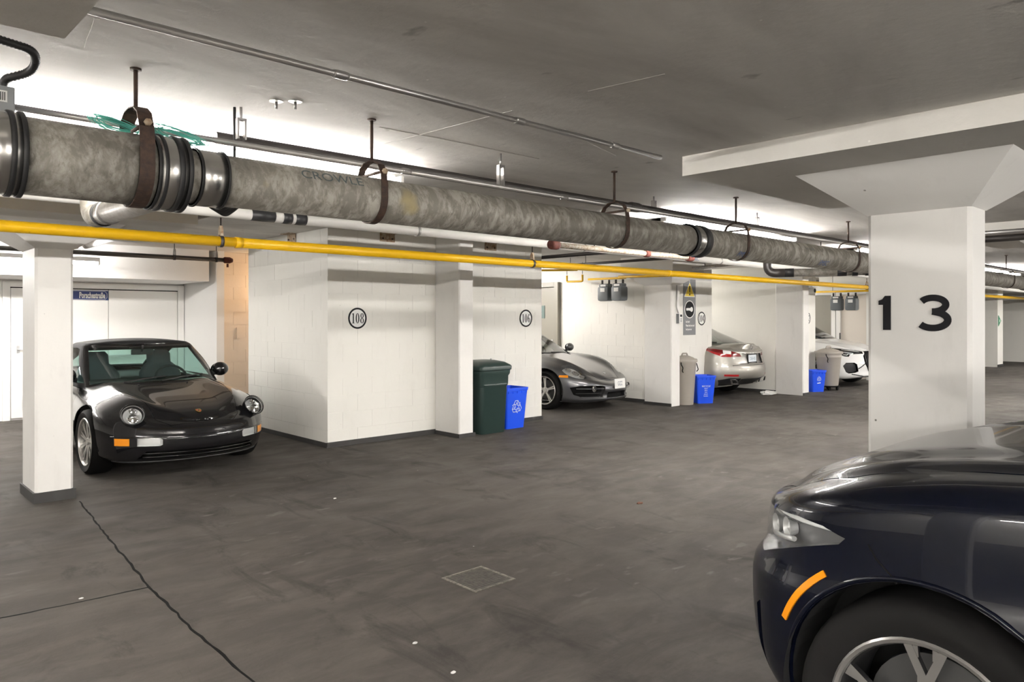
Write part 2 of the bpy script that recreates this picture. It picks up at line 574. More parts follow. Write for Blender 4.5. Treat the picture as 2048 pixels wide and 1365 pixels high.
# lockers with the number 104, pilaster and side door
wB = wall_core('wall_partition', 10.93, 11.93, 7.76, 13.1, BAYZ, 'white block wall with the number 104 and the grey warning sign')
_o = box(11.93, 12.56, 7.76, 7.98, 0, BAYZ); obj('wall_lip', _o, M['wall'], wB)
lay(wB, M['wall'], (10.93, 10.2), (10.93, 8.0), (-1, 0, 0), 0, BAYZ)
lay(wB, M['wall'], (11.0, 7.76), (12.56, 7.76), (0, -1, 0), 0, BAYZ)
pB = tag(empty('wall_pier', (10.9, 7.7, 0)), 'white pier with a flared top and a small reader box', 'pier', kind='structure')
bm = shaft(10.77, 11.03, 7.44, 8.02, 0, CAPZ, .015); bm.transform(Matrix.Translation((-10.9, -7.7, 0))); obj('shaft', bm, M['column'], pB)
bm = capital(bmesh.new(), 10.77, 11.03, 7.44, 8.02, CAPZ, DROPZ, (.34, .26)); bm.transform(Matrix.Translation((-10.9, -7.7, 0))); obj('capital', bm, M['column'], pB)
bm = box(10.43, 11.37, 7.18, 8.28, DROPZ, BAYZ + .005); bm.transform(Matrix.Translation((-10.9, -7.7, 0))); obj('drop_panel', bm, M['drop'], pB)
# next lockers, the silver sedan's bay ends at this wall
wC = wall_core('wall_bay_side', 14.25, 15.9, 7.25, 13.1, BAYZ, 'plain white wall beside the silver sedan')
tag(obj('wall_bay_pilaster', shaft(14.2, 14.46, 6.72, 7.3, 0, BAYZ, .015), M['column']), 'white pilaster at the end of the wall by the silver sedan', 'pilaster', kind='structure')
wD = wall_core('wall_far_lockers', 19.0, 20.6, 7.2, 13.1, BAYZ, 'white locker wall with a beige door behind the white car')
wE = wall_core('wall_far_pier', 26.9, 27.5, 6.47, 13.1, BAYZ, 'narrow white wall end far down the aisle with a green arrow sign')
wall_core('wall_end', 30.7, 31, FLOOR_Y0, FLOOR_Y1, 2.9, 'pale end wall far down the aisle')
wall_core('wall_back', FLOOR_X0, FLOOR_X1, 13.2, 14.2, 2.9, 'white wall behind the parking bays', 'door_wall')
wall_core('wall_near', FLOOR_X0, FLOOR_X1, FLOOR_Y0 - .3, FLOOR_Y0, 2.9, 'white wall behind the camera')
wall_core('wall_west', FLOOR_X0 - .3, FLOOR_X0, FLOOR_Y0, FLOOR_Y1, 2.9, 'white wall beyond the first bay')
# left bay: bulkhead over the doors, side wall, tan wall
tag(obj('trim_bulkhead', box(FLOOR_X0, 4.5, 11.76, 13.2, 2.11, BAYZ), M['door_wall']), 'white boxed bulkhead over the white doors', 'bulkhead', kind='structure')
wall_core('wall_bay_return', 4.62, 4.74, 11.76, 13.2, BAYZ, 'white return wall beside the white doors', 'door_wall')
wT = wall_core('wall_tan', 4.741, 6.2, 11.9, 13.2, BAYZ, 'tan painted block wall behind the black convertible', 'tan_wall')
lay(wT, M['tan_wall'], (4.741, 11.9), (6.2, 11.9), (0, -1, 0), 0, BAYZ, jh=.006, jv=.006)

bb = 0
def baseboard(x0, x1, y0, y1, h, label):
    global bb
    bb += 1
    tag(obj('baseboard_%d' % bb, box(x0, x1, y0, y1, 0, h), M['tar']), label, 'baseboard', kind='structure')
baseboard(4.375, 5.97, 7.834, 7.849, .062, 'black base strip under the number 108')
baseboard(4.375, 4.389, 7.849, 10.05, .055, 'black base strip along the side of the locker wall')
baseboard(5.955, 6.225, 7.325, 7.34, .05, 'black base strip on the pilaster front')
baseboard(5.955, 5.97, 7.34, 7.849, .05, 'black base strip on the pilaster side')
baseboard(6.21, 8.0, 7.834, 7.849, .055, 'black base strip under the number 106')
baseboard(10.755, 10.77, 7.44, 8.02, .05, 'black base strip on the pier side')
baseboard(10.91, 10.924, 8.02, 10.2, .06, 'black base strip behind the grey sports car')
baseboard(11.03, 12.575, 7.74, 7.754, .05, 'black base strip under the number 104')
baseboard(14.235, 14.249, 7.3, 13.1, .06, 'black base strip beside the silver sedan')
baseboard(14.19, 14.47, 6.705, 6.72, .05, 'black base strip on the end pilaster')
baseboard(26.88, 27.5, 6.45, 6.47, .08, 'black base strip on the far wall end')
# ---------------------------------------------------------------- big cast iron drain pipe
PY, PZ = 2.90, 2.07
R1, R2 = .128, .100
pipe = thing('drain_pipe', 'thick mottled cast iron drain pipe running the whole length of the aisle', 'pipe', (1, PY, PZ))
def P(u, dy=0, dz=0): return (u - 1, dy, dz)
def run(name, u0, u1, r, m, parent=pipe, n=48):
    return obj(name, tube(bmesh.new(), [P(u0), P(u1)], r, n), M[m], parent)
run('pipe_section', -5.59, .43, R1, 'iron'); run('pipe_section', .43, .945, R1, 'iron')
run('pipe_section', 1.098, 4.45, R2, 'iron'); run('pipe_section', 4.45, 16.1, R2, 'iron'); run('pipe_section', 16.1, 30.69, R2, 'iron')
bm = lathe(bmesh.new(), [(R1, -.055), (R1 * .99, -.03), (R2 * 1.05, .0), (R2, .02), (R2, .155)], 48, 'x', P(.97))
obj('reducer', bm, M['iron'], pipe)
def coupling(u0, u1, r, bands, steel='steel'):
    c = obj('coupling', lathe(bmesh.new(), [(r + .001, u0 - 1), (r + .008, u0 - 1), (r + .008, u1 - 1), (r + .001, u1 - 1)], 48, 'x'), M[steel], pipe)
    for b0, b1 in bands:
        obj('band', lathe(bmesh.new(), [(r + .0085, b0 - 1), (r + .013, b0 - 1), (r + .013, b1 - 1), (r + .0085, b1 - 1)], 48, 'x'), M['rubber'], c)
    return c
coupling(.375, .492, R1, [(.375, .386), (.447, .461), (.478, .492)])
coupling(.885, 1.003, R1, [(.885, .893), (.906, .918), (.958, .974), (.990, 1.003)])
coupling(1.044, 1.152, R2, [(1.044, 1.051), (1.146, 1.152)])
coupling(4.36, 4.54, R2, [(4.36, 4.39), (4.48, 4.54)])
coupling(13.5, 13.8, R2, [(13.5, 13.56), (13.7, 13.8)])

def pipe_text(txt, u, ang, size, mat, sx=1.0):
    a = math.radians(ang)                                   # 0 = facing the camera side (-y), up positive
    n = Vector((0, -math.cos(a), math.sin(a)))
    t = Vector((0, math.sin(a), math.cos(a)))
    return lettering(txt, size, frame(Vector(P(u)) + n * (R2 + .0012), (1, 0, 0), t), 'stencil_lettering', mat, pipe, ext=.0002, sx=sx)
ST = simple('faded_stencil_ink', (.10, .12, .12), .7)
BL = simple('blue_marker_ink', (.05, .10, .26), .6)
pipe_text('CROWLE', 1.60, 33, .062, ST, 1.15)
pipe_text('7 in. x 10 ft', 6.05, 24, .035, ST)
pipe_text('FMSC', 5.0, -42, .06, BL); pipe_text('FMSC', 6.35, -40, .07, BL)

def strap_path(r, hw=.5):
    """clevis loop seen along the pipe: round the pipe from below, then drawn in to the rod at the top"""
    pts = [(r * math.cos(math.radians(a)), r * math.sin(math.radians(a))) for a in range(-180, 1, 10)]
    k = .72
    up = [(r, r * .55), (r * .93, r * 1.0), (r * k, r * 1.42), (r * .38, r * 1.62), (0, r * 1.66)]
    up2 = [(-x, z) for x, z in up[::-1][1:]]
    return pts + up + up2 + [pts[0]]
def hanger(u, r, label, rod_top=SLAB, w=.034, y=PY, z=PZ, mat='rust'):
    h = thing('clevis_hanger', label, 'pipe hanger', (u, y, z + r + .004), 0, None)
    rr = r + .0045
    bm = bmesh.new()
    pts = strap_path(rr)
    rows = []
    for i, (a, b) in enumerate(pts[:-1]):
        q = Vector((a, b)); nrm = q.normalized() * .0045
        rows.append([bm.verts.new((dx, v.x, v.y - rr)) for dx, v in ((-w / 2, q), (w / 2, q), (w / 2, q + nrm), (-w / 2, q + nrm))])
    for i in range(len(rows)):
        a, b = rows[i], rows[(i + 1) % len(rows)]
        for k in range(4):
            bm.faces.new((a[k], a[(k + 1) % 4], b[(k + 1) % 4], b[k])).smooth = False
    obj('strap', bm, M[mat], h)
    obj('cross_bolt', tube(bmesh.new(), [(0, -rr * .97, rr * .12), (0, rr * .97, rr * .12)], .007, 10), M[mat], h)
    obj('bolt_head', lathe(bmesh.new(), [(.0, -rr * 1.12), (.013, -rr * 1.1), (.013, -rr * .98), (0, -rr * .97)], 6, 'y', (0, 0, rr * .12)), M['rust_light'], h)
    obj('rod', tube(bmesh.new(), [(0, 0, rr * .62), (0, 0, rod_top - z - r - .004)], .0075, 10), M[mat], h)
    obj('rod_washer', lathe(bmesh.new(), [(.02, rod_top - z - r - .012), (.02, rod_top - z - r - .0045)], 12, 'z'), M[mat], h)
    return h
hanger(.845, R1, 'wide rusty strap hanger on the thick pipe beside the steel couplings', w=.05)
hanger(1.845, R2, 'rusty strap hanger on the pipe just past the stencilled letters')
hanger(3.59, R2, 'rusty strap hanger on the pipe before the lone dark coupling')
hanger(5.03, R2, 'rusty strap hanger in front of the glowing tube light')
hanger(7.05, R2, 'rusty strap hanger on the pipe close to the broad numbered column', rod_top=SLAB)
hanger(12.5, R2, 'rusty strap hanger on the pipe seen just past the broad numbered column')
hanger(14.8, R2, 'farthest rusty strap hanger on the thick pipe')
hanger(-1.2, R1, 'rusty strap hanger on the thick pipe outside the bay light')

# branch line dropping from the big pipe towards the bay
br = thing('branch_pipe', 'silver wrapped branch pipe with an elbow, crossing above the yellow pipe', 'pipe', (1.2, 4.0, 2.1))
def B(x, y, z): return (x - 1.2, y - 4.0, z - 2.1)
obj('pipe_run', tube(bmesh.new(), [B(1.10, 3.035, 2.06), B(1.06, 4.16, 2.06)], .056, 28), M['silver_wrap'], br)
obj('elbow', tube(bmesh.new(), bend([B(1.06, 4.16, 2.06), B(1.056, 4.33, 2.06), B(1.05, 4.33, 2.22)], .11, 8), .060, 28), M['iron'], br)
obj('riser', tube(bmesh.new(), [B(1.05, 4.33, 2.20), B(1.05, 4.33, SLAB - .002)], .055, 28), M['silver_wrap'], br)
for y in (4.06, 4.16):
    obj('clamp', lathe(bmesh.new(), [(.0565, -.008), (.063, -.008), (.063, .008), (.0565, .008)], 28, 'y', B(1.061, y, 2.06)), M['conduit' if y < 4.1 else 'rubber'], br)
# loops of black cable under the pipe joint
cab = bmesh.new()
tube(cab, [(1.31, 3.14, 2.18), (1.31, 3.14, SLAB - .001)], .006, 6)
for k in range(4):
    tube(cab, bend([(1.18 + .015 * k, 3.14, 2.20), (1.19 + .015 * k, 3.16, 2.02 - .008 * k), (1.24 + .012 * k, 3.16, 1.985 - .006 * k), (1.32 + .012 * k, 3.16, 2.03), (1.34 + .01 * k, 3.14, 2.2)], .06, 5), .007, 8)
tag(obj('black_cable', cab, M['rubber']), 'black cable looped under the steel coupling of the thick pipe', 'cable')

# second insulated pipe under the bay ceiling behind the narrow column
ip = thing('insulated_pipe', 'pale insulated pipe with an elbow under the bay ceiling behind the narrow column', 'pipe', (1.9, 7.6, 2.4))
def I(x, y, z): return (x - 1.9, y - 7.6, z - 2.4)
obj('pipe_run', tube(bmesh.new(), [I(2.46, 6.36, 2.46), I(2.46, 10.3, 2.46)], .055, 24), M['silver_wrap'], ip)
obj('elbow', tube(bmesh.new(), bend([I(2.46, 10.28, 2.46), I(2.46, 10.62, 2.46), I(2.2, 10.66, 2.45)], .16, 8), .058, 24), M['silver_wrap'], ip)
for _y in (7.0, 9.6): obj('rod', tube(bmesh.new(), [I(2.46, _y, 2.515), I(2.46, _y, BAYZ - .001)], .006, 8), M['black_pipe'], ip)

# ---------------------------------------------------------------- yellow gas main, white pipe, sprinkler lines, conduits
YY, YZ = 6.2, 2.175
gm = thing('gas_pipe', 'yellow painted gas main running the length of the bays', 'pipe', (4, YY, YZ))
for a, b in ((-5.59, 2.62), (2.62, 8.9), (8.9, 16.5), (16.5, 30.69)):
    obj('pipe_section', tube(bmesh.new(), [(a - 4, 0, 0), (b - 4, 0, 0)], .043, 24), M['yellow'], gm)
for u in (2.62, 8.9, 16.5):
    obj('collar', lathe(bmesh.new(), [(.0432, -.03), (.047, -.03), (.047, .03), (.0432, .03)], 24, 'x', (u - 4, 0, 0)), M['yellow'], gm)
def ring_hanger(u, y, z, r, top, label, mat='black_pipe', clampmat='rust_light'):
    h = thing('ring_hanger', label, 'pipe hanger', (u, y, z + r + .002))
    bm = lathe(bmesh.new(), [(r + .003, -.014), (r + .007, -.014), (r + .007, .014), (r + .003, .014)], 24, 'x', (0, 0, -r - .002))
    obj('ring', bm, M[mat], h)
    bm = bmesh.new()
    for s in (-1, 1):
        stroke(bm, [(s * .022, .0), (s * .016, .05), (s * .002, .085)], .012, .024, frame((-.012, 0, 0), (0, 1, 0), (0, 0, 1)))
    obj('clevis', bm, M[clampmat], h)
    obj('rod', tube(bmesh.new(), [(0, 0, .07), (0, 0, top - z - r - .002)], .006, 8), M['black_pipe'], h)
    return h
ring_hanger(2.47, YY, YZ, .043, BAYZ, 'small ring hanger holding the yellow pipe above the black convertible')
ring_hanger(6.15, YY, YZ, .043, BAYZ, 'small ring hanger holding the yellow pipe above the pilaster')
ring_hanger(16.0, YY, YZ, .043, BAYZ, 'small ring hanger holding the yellow pipe beside the broad numbered column')

wp = thing('white_pipe', 'white wrapped pipe with a black taped joint, under the ceiling behind the thick pipe', 'pipe', (3, 5.8, 2.368))
obj('pipe_section', tube(bmesh.new(), [(-8.59, 0, 0), (5.4, 0, 0)], .046, 20), M['white_pipe'], wp)
obj('pipe_section', tube(bmesh.new(), [(5.4, 0, 0), (27.6, 0, 0)], .050, 20), M['white_pipe'], wp)
for _u in (-2.6, 1.2, 3.6, 6.6, 9.5): obj('strap', lathe(bmesh.new(), [(.051, -.012), (.054, -.012), (.054, .012), (.051, .012)], 16, 'x', (_u, 0, 0)), M['conduit'], wp)
lettering('FMSC', .07, frame((5.9, -.0505, -.012), (1, 0, 0), (0, 0, 1)), 'marker_writing', BL, wp, ext=.0002)
bm = bmesh.new()
for a, b, k in ((2.55, 2.75, .0475), (2.82, 2.9, .049), (2.93, 3.03, .0485)):
    lathe(bm, [(.0455, a - 3), (k, a - 3), (k + .002, (a + b) / 2 - 3), (k, b - 3), (.0455, b - 3)], 16, 'x')
obj('tape', bm, M['black_tape'], wp)

def simple_pipe(name, label, pts, r, m, cat='pipe', rad=.1, fit=(), fitm='black_pipe', hang=(), top=None):
    pts = [Vector(p) for p in pts]
    c = sum(pts, Vector()) / len(pts)
    t = thing(name, label, cat, c)
    obj('pipe_run', tube(bmesh.new(), bend([p - c for p in pts], rad), r, 18), M[m], t)
    for u in hang:
        q = pts[0].lerp(pts[-1], u) - c
        obj('rod', tube(bmesh.new(), [(q.x, q.y, q.z + r * .9), (q.x, q.y, (top or SLAB) - .001 - c.z)], .005, 8), M['black_pipe'], t)
    for u, w, k in fit:
        i = 0
        d = (pts[1] - pts[0]).normalized()
        q = pts[0].lerp(pts[1], u) - c
        obj('fitting', tube(bmesh.new(), [q - d * w / 2, q - d * w * .3, q + d * w * .3, q + d * w / 2], [r * k * .9, r * k, r * k, r * k * .9], 14), M[fitm], t)
    return t
simple_pipe('sprinkler_pipe', 'black sprinkler pipe above the tube light behind the thick pipe', [(1.25, 3.2, 2.31), (30.6, 3.2, 2.31)], .026, 'black_pipe', fit=((.1, .12, 1.3), (.3, .12, 1.3)))
simple_pipe('conduit', 'thin galvanised conduit running above the thick pipe', [(.46, 3.02, 2.255), (30.6, 3.02, 2.255)], .0115, 'conduit', fit=((.055, .05, 1.35), (.093, .05, 1.35)), fitm='conduit')
simple_pipe('ceiling_conduit', 'galvanised conduit fixed along the ceiling between the drop panels', [(.53, 2.37, 2.412), (3.37, 2.40, 2.412)], .0125, 'conduit', fit=((.30, .06, 1.3), (.62, .06, 1.3), (.86, .06, 1.3)), fitm='conduit')
simple_pipe('bay_sprinkler_pipe', 'dark sprinkler pipe ending in a red fitting above the white doors', [(-5.59, 10.5, 2.36), (4.22, 10.5, 2.36)], .03, 'black_pipe')
rf = thing('sprinkler_fitting', 'red rusty sprinkler fitting at the end of the dark pipe by the tan wall', 'pipe fitting', (4.28, 10.5, 2.36))
obj('tee', tube(bmesh.new(), [(-.056, 0, 0), (-.04, 0, 0), (.03, 0, 0), (.07, 0, 0)], [.036, .045, .045, .028], 14), M['red_rust'], rf)
obj('head', tube(bmesh.new(), [(0, 0, -.05), (0, 0, -.1)], .015, 10), M['red_rust'], rf)
ring_hanger(3.55, 10.5, 2.36, .03, BAYZ, 'ring hanger on the dark sprinkler pipe above the white doors', clampmat='conduit')
ring_hanger(4.12, 10.5, 2.36, .03, BAYZ, 'ring hanger beside the red sprinkler fitting', clampmat='conduit')

simple_pipe('rusty_pipe', 'rust stained pale pipe with red fittings below the thick pipe', [(4.86, 4.62, 2.195), (7.1, 4.62, 2.2)], .026, 'rust_pipe', hang=(.25, .8), fit=((.0, .1, 1.7), (.62, .07, 1.45), (.97, .1, 1.6)), fitm='red_rust')
simple_pipe('cross_sprinkler_pipe', 'dark sprinkler pipe crossing below the thick pipe towards the bay of the grey sports car', [(8.04, 5.97, 2.455), (8.04, 12.5, 2.455)], .027, 'black_pipe', hang=(.3, .7), top=BAYZ)
simple_pipe('bay_pipe', 'dull grey pipe under the ceiling above the number 104', [(10.9, 7.1, 2.38), (10.9, 6.3, 2.42)], .03, 'silver_wrap', hang=(.3,), top=BAYZ)
simple_pipe('bay_pipe', 'thin dark pipe behind the grey pipe above the pier', [(9.6, 9.4, 2.46), (9.6, 6.0, 2.46)], .022, 'black_pipe', hang=(.3, .7), top=BAYZ)
sw = thing('soil_pipe', 'dark cast iron pipe with an elbow and couplings below the thick pipe', 'pipe', (8.0, 3.9, 2.0))
def Q(x, y, z): return (x - 8.0, y - 3.9, z - 2.0)
q0, q1 = (8.46, 4.45), (8.93, 3.49)
qd = (Vector(q1) - Vector(q0)).normalized()
def qq(t, z=2.08): 
    p = Vector(q0) + qd * t
    return Q(p.x, p.y, z)
obj('elbow', tube(bmesh.new(), bend([qq(0, 2.36), qq(0, 2.08), qq(.2, 2.08)], .11, 8), .052, 22), M['black_pipe'], sw)
obj('riser', tube(bmesh.new(), [qq(0, 2.22), qq(0, SLAB - .002)], .05, 22), M['white_pipe'], sw)
obj('pipe_section', tube(bmesh.new(), [qq(.17), qq(1.25)], .046, 22), M['iron'], sw)
for a, b in ((.2, .30), (.78, .88), (.94, 1.0), (1.08, 1.12)):
    obj('coupling', tube(bmesh.new(), [qq(a), qq(b)], .052, 22), M['rubber'], sw)
obj('rod', tube(bmesh.new(), [qq(.6, 2.12), qq(.6, SLAB - .001)], .006, 8), M['black_pipe'], sw)
    
# yellow branches and gas meters
def branch(name, label, pts, r=.02, hang=(.9,)):
    return simple_pipe(name, label, pts, r, 'yellow', rad=.03, hang=hang, top=BAYZ)
branch('gas_branch', 'yellow branch pipe feeding the pair of meters by the pier', [(9.3, YY + .068, 2.165), (10.15, 8.1, 2.25), (10.62, 8.32, 2.26), (10.62, 9.2, 2.265)], hang=())
branch('gas_branch', 'thin yellow pipe along the ceiling over the grey sports car', [(9.2, 9.9, 2.40), (9.75, 8.7, 2.38)], .018)
branch('gas_bypass', 'yellow bypass loop beside the pair of meters over the grey sports car', [(10.62, 9.75, 2.36), (10.62, 9.75, 2.24), (10.62, 9.35, 2.235), (10.62, 9.35, 2.36)], .018, hang=(0, 1))
branch('gas_branch', 'yellow branch pipe feeding the meters over the white car', [(18.3, 8.6, 2.19), (18.3, YY + .1, 2.19)], .025, hang=(.3,))
def meter(x, y, z, label, s=1.0, rz=0):
    t = thing('gas_meter', label, 'gas meter', (x, y, z), rz, 'gas meters hung from the yellow branches')
    bm = bmesh.new()
    bx(bm, -.10 * s, .10 * s, -.125 * s, .125 * s, -.29 * s, -.02 * s, .045 * s)
    obj('case', bm, M['meter'], t, True, 50)
    bm = bmesh.new(); bx(bm, -.075 * s, .075 * s, -.105 * s, .105 * s, -.03 * s, .03 * s, .02 * s); obj('head', bm, M['meter'], t, True, 50)
    for sy in (-1, 1):
        obj('union', tube(bmesh.new(), [(0, sy * .08 * s, .02), (0, sy * .08 * s, .1 * s)], .02 * s, 12), M['black_pipe'], t)
    bm = bmesh.new(); bx(bm, -.105 * s, -.100 * s, -.055 * s, .045 * s, -.12 * s, -.05 * s); obj('paper_label', bm, M['sign_white'], t)
    bm = bmesh.new(); bx(bm, -.082 * s, -.0755 * s, -.06 * s, .06 * s, -.02 * s, .015 * s); obj('index_window', bm, M['sign_white'], t)
    return t
meter(10.62, 8.78, 2.135, 'grey gas meter farther from the pier, over the grey sports car')
meter(10.62, 8.46, 2.135, 'grey gas meter closer to the pier, over the grey sports car')
meter(18.30, 7.80, 2.04, 'dark gas meter above the white car, beside the dark doorway', 1.1)
meter(18.30, 7.44, 2.04, 'dark gas meter above the white car, in front of the beige door', 1.1)

# pipes seen past the broad column under the next drop panel
simple_pipe('strut_conduit', 'grey conduit under the far drop panel beside the broad column', [(7.5, .6, 2.28), (7.5, 2.5, 2.28)], .02, 'conduit')
simple_pipe('dark_cross_pipe', 'dark pipe under the far drop panel beside the broad column', [(7.6, .6, 2.235), (7.6, 2.5, 2.235)], .03, 'black_pipe')
simple_pipe('loop_conduit', 'white bent conduit under the ceiling past the broad column', [(12.0, 3.9, 2.39), (13.6, 3.5, 2.39), (13.6, 3.5, 2.2)], .018, 'white_pipe', rad=.14)

# ---------------------------------------------------------------- fluorescent fixtures
def fixture(u0, u1, y, z, label, mode='side', wires=(), top=SLAB, glow='tube_glow', across=False):
    t = thing('tube_light', label, 'light fixture', (y, (u0 + u1) / 2, z) if across else ((u0 + u1) / 2, y, z), PI / 2 if across else 0)
    h = (u1 - u0) / 2
    hh, dy, dz = {'up': (.014, .032, .034), 'side': (.018, .078, .0), 'down': (.028, .032, -.052)}[mode]
    bm = bmesh.new(); bx(bm, -h, h, -.055, .055, -hh, hh, .005)
    obj('housing', bm, M['enamel'], t)
    for d in (-dy, dy):
        obj('tube', tube(bmesh.new(), [(-h + .06, d, dz), (h - .06, d, dz)], .0135, 10), M[glow], t)
    for sx in (-1, 1):
        xa, xb = (h - .02, h) if sx > 0 else (-h, -h + .02)
        bm = bmesh.new()
        if mode == 'side': bx(bm, xa, xb, -.095, .095, -.018, .018)
        else: bx(bm, xa, xb, -.05, .05, min(dz, 0) - .014, max(dz, 0) + .014)
        obj('lamp_holder', bm, M['enamel'], t)
    for x in wires:
        obj('hanging_wire', tube(bmesh.new(), [(x, 0, hh), (x, 0, top - z)], .003, 6), M['black_pipe'], t)
    return t
FY = 3.75
fixture(.12, 2.58, FY, 2.338, 'white strip light behind the thick pipe, with the teal cord in front', 'up', (-1.0, 1.0), glow='tube_soft')
fixture(-2.5, -.1, FY, 2.338, 'white strip light behind the thick pipe, above the junction box end', 'up', (-1.0, 1.0))
fixture(-5.2, -2.8, FY, 2.38, 'strip light behind the thick pipe beyond the first bay', 'side', (-1.0, 1.0))
for u0, l in ((5.2, 'glowing strip light behind the thick pipe above the number 104'), (9.15, 'glowing strip light behind the thick pipe at the broad column'), (14.4, 'glowing strip light seen past the broad column'), (19.5, 'strip light far down the aisle'), (25, 'farthest strip light down the aisle')):
    fixture(u0, u0 + 2.38, FY, 2.366, l, 'side', (-.9, .9))
fixture(-1.2, 2.75, 11.0, 2.31, 'bright strip light in front of the bulkhead over the black convertible', 'down', (-.7, 1.75), BAYZ, 'tube_bay')
for u0, l in ((8.2, 'strip light at the back of the grey sports car bay'), (12.1, 'strip light at the back of the silver sedan bay'), (16.0, 'strip light at the back of the white car bay')):
    fixture(u0, u0 + 2.0, 11.2, 2.50, l, 'down', (-.8, .8), BAYZ, 'tube_back')
for u0, l in ((-5.7, 'added fill strip light along the end wall, deep in the near row'), (-3.15, 'added fill strip light along the end wall, middle of the three'), (-.6, 'added fill strip light along the end wall, closest to the thick pipe')):  # unseen fill lamps, added to brighten faces turned towards the end wall
    fixture(u0, u0 + 2.4, -4.7, 2.33, l, 'down', (-.8, .8), STRIP, 'tube_end_fill', across=True)
for u0, l in ((-4.5, 'strip light on the ceiling behind the camera'), (1.0, 'strip light on the ceiling over the dark suv'), (7.0, 'strip light on the ceiling over the near parking row'), (14.0, 'strip light on the ceiling at the far end of the near row'), (20.5, 'added strip light over the near row, second from the end wall'), (26.0, 'added strip light over the near row, closest to the end wall')):  # the last two are added to brighten the far walls
    fixture(u0, u0 + 2.4, -3.3, 2.30, l, 'down', (-.8, .8), STRIP, 'tube_near')
# warm lamp in the recess behind the lockers
wl = thing('warm_wall_lamp', 'small warm lamp hidden in the recess behind the locker wall', 'lamp', (5.75, 11.55, 2.0))
obj('bulb', lathe(bmesh.new(), [(.0, -.06), (.04, -.04), (.05, 0), (.04, .04), (0, .06)], 12), M['warm_glow'], wl)
bm = box(-.06, .06, .12, .34, -.05, .05); bx(bm, -.02, .02, .02, .13, -.02, .02); obj('bracket', bm, M['enamel'], wl)
bm = box(4.99, 5.07, 11.868, 11.89, 1.2, 1.38); tag(obj('switch_box', bm, M['tan_wall']), 'small beige switch box on the tan wall', 'switch')

# junction box with flexible conduit
jb = thing('junction_box', 'grey steel junction box with a barcode sticker above the thick pipe', 'junction box', (.40, 3.01, 2.20))
obj('box', box(-.12, .085, -.06, .06, 0, .105, .006), M['grey_box'], jb)
bm = box(.02, .062, -.0615, -.0602, .05, .088); obj('sticker', bm, M['sign_white'], jb)
bm = bmesh.new()
for k in range(6): bx(bm, .026 + k * .0055, .0285 + k * .0055, -.0625, -.0616, .055, .083)
obj('barcode', bm, M['sign_black'], jb)
fx = bmesh.new()
pp = bend([(.455, 2.99, 2.308), (.46, 2.98, 2.335), (.535, 2.93, 2.365), (.53, 2.86, 2.414), (.36, 2.80, 2.414)], .07, 10)
pts, rs = [], []
for a, b in zip(pp, pp[1:]):
    nn = max(2, int((b - a).length / .006))
    for i in range(nn):
        pts.append(a.lerp(b, i / nn)); rs.append(.0145 if len(pts) % 2 else .0118)
tag(obj('flexible_conduit', tube(fx, pts, rs, 10), M['rubber']), 'black ribbed flexible conduit curling up from the junction box', 'conduit')

# teal cord bundle hung on the conduit
def cord(name, label, c, n, ru, rz, seed):
    rnd = random.Random(seed)
    bm = bmesh.new()
    for k in range(n):
        a, b, ph = ru * rnd.uniform(.6, 1.1), rz * rnd.uniform(.2, 1.2), rnd.uniform(-.4, .4)
        cc = (c[0] + rnd.uniform(-.012, .012), c[1] + rnd.uniform(-.02, .02), c[2] + rnd.uniform(-.008, .008))
        tube(bm, [(cc[0] + a * math.cos(t) * (1 + .2 * math.sin(t + ph)), cc[1] + .012 * math.sin(2 * t + ph), cc[2] - .16 * a * math.cos(t) + b * math.sin(t)) for t in [2 * PI * i / 18 for i in range(19)]], .0014, 5, False)
    return tag(obj(name, bm, M['rope']), label, 'cord')
cord('cord_bundle', 'teal cord hank tucked on the conduit before the wide rusty hanger', (.80, 2.96, 2.238), 15, .085, .020, 1)
cord('cord_bundle', 'teal cord hank tucked on the conduit past the wide rusty hanger', (1.0, 2.91, 2.222), 15, .10, .022, 2)

# small steel hooks and plates on the ceiling
def ceiling_hook(u, y, z0, label, z1=SLAB):
    t = thing('strut_hook', label, 'hook', (u, y, z1))
    bm = tube(bmesh.new(), [(0, 0, -.001), (0, 0, -(z1 - z0) * .45)], .006, 8)
    bx(bm, -.02, -.012, -.012, .012, -(z1 - z0), -(z1 - z0) * .4); bx(bm, .012, .02, -.012, .012, -(z1 - z0), -(z1 - z0) * .4)
    bx(bm, -.02, .02, -.012, .012, -(z1 - z0) * .42, -(z1 - z0) * .36)
    obj('clip', bm, M['conduit'], t)
ceiling_hook(1.33, 3.12, 2.30, 'steel clip hanging under the ceiling behind the steel couplings')
ceiling_hook(2.75, 3.02, 2.26, 'steel clip hanging on the conduit between two rusty hangers')
ceiling_hook(4.55, 3.3, 2.35, 'steel clip hanging over the glowing strip light')
ceiling_hook(5.9, 3.2, 2.33, 'steel clip hanging over the far end of the glowing strip light')
for u, y, l in ((1.40, 2.93, 'small steel plate with a stud on the ceiling behind the couplings'), (1.46, 2.88, 'second small steel plate with a stud on the ceiling behind the couplings')):
    t = thing('ceiling_anchor', l, 'anchor', (u, y, SLAB))
    obj('plate', lathe(bmesh.new(), [(.028, -.003), (.028, .0)], 14), M['conduit'], t)
    obj('stud', tube(bmesh.new(), [(0, 0, -.004), (0, 0, -.035)], .006, 8), M['conduit'], t)
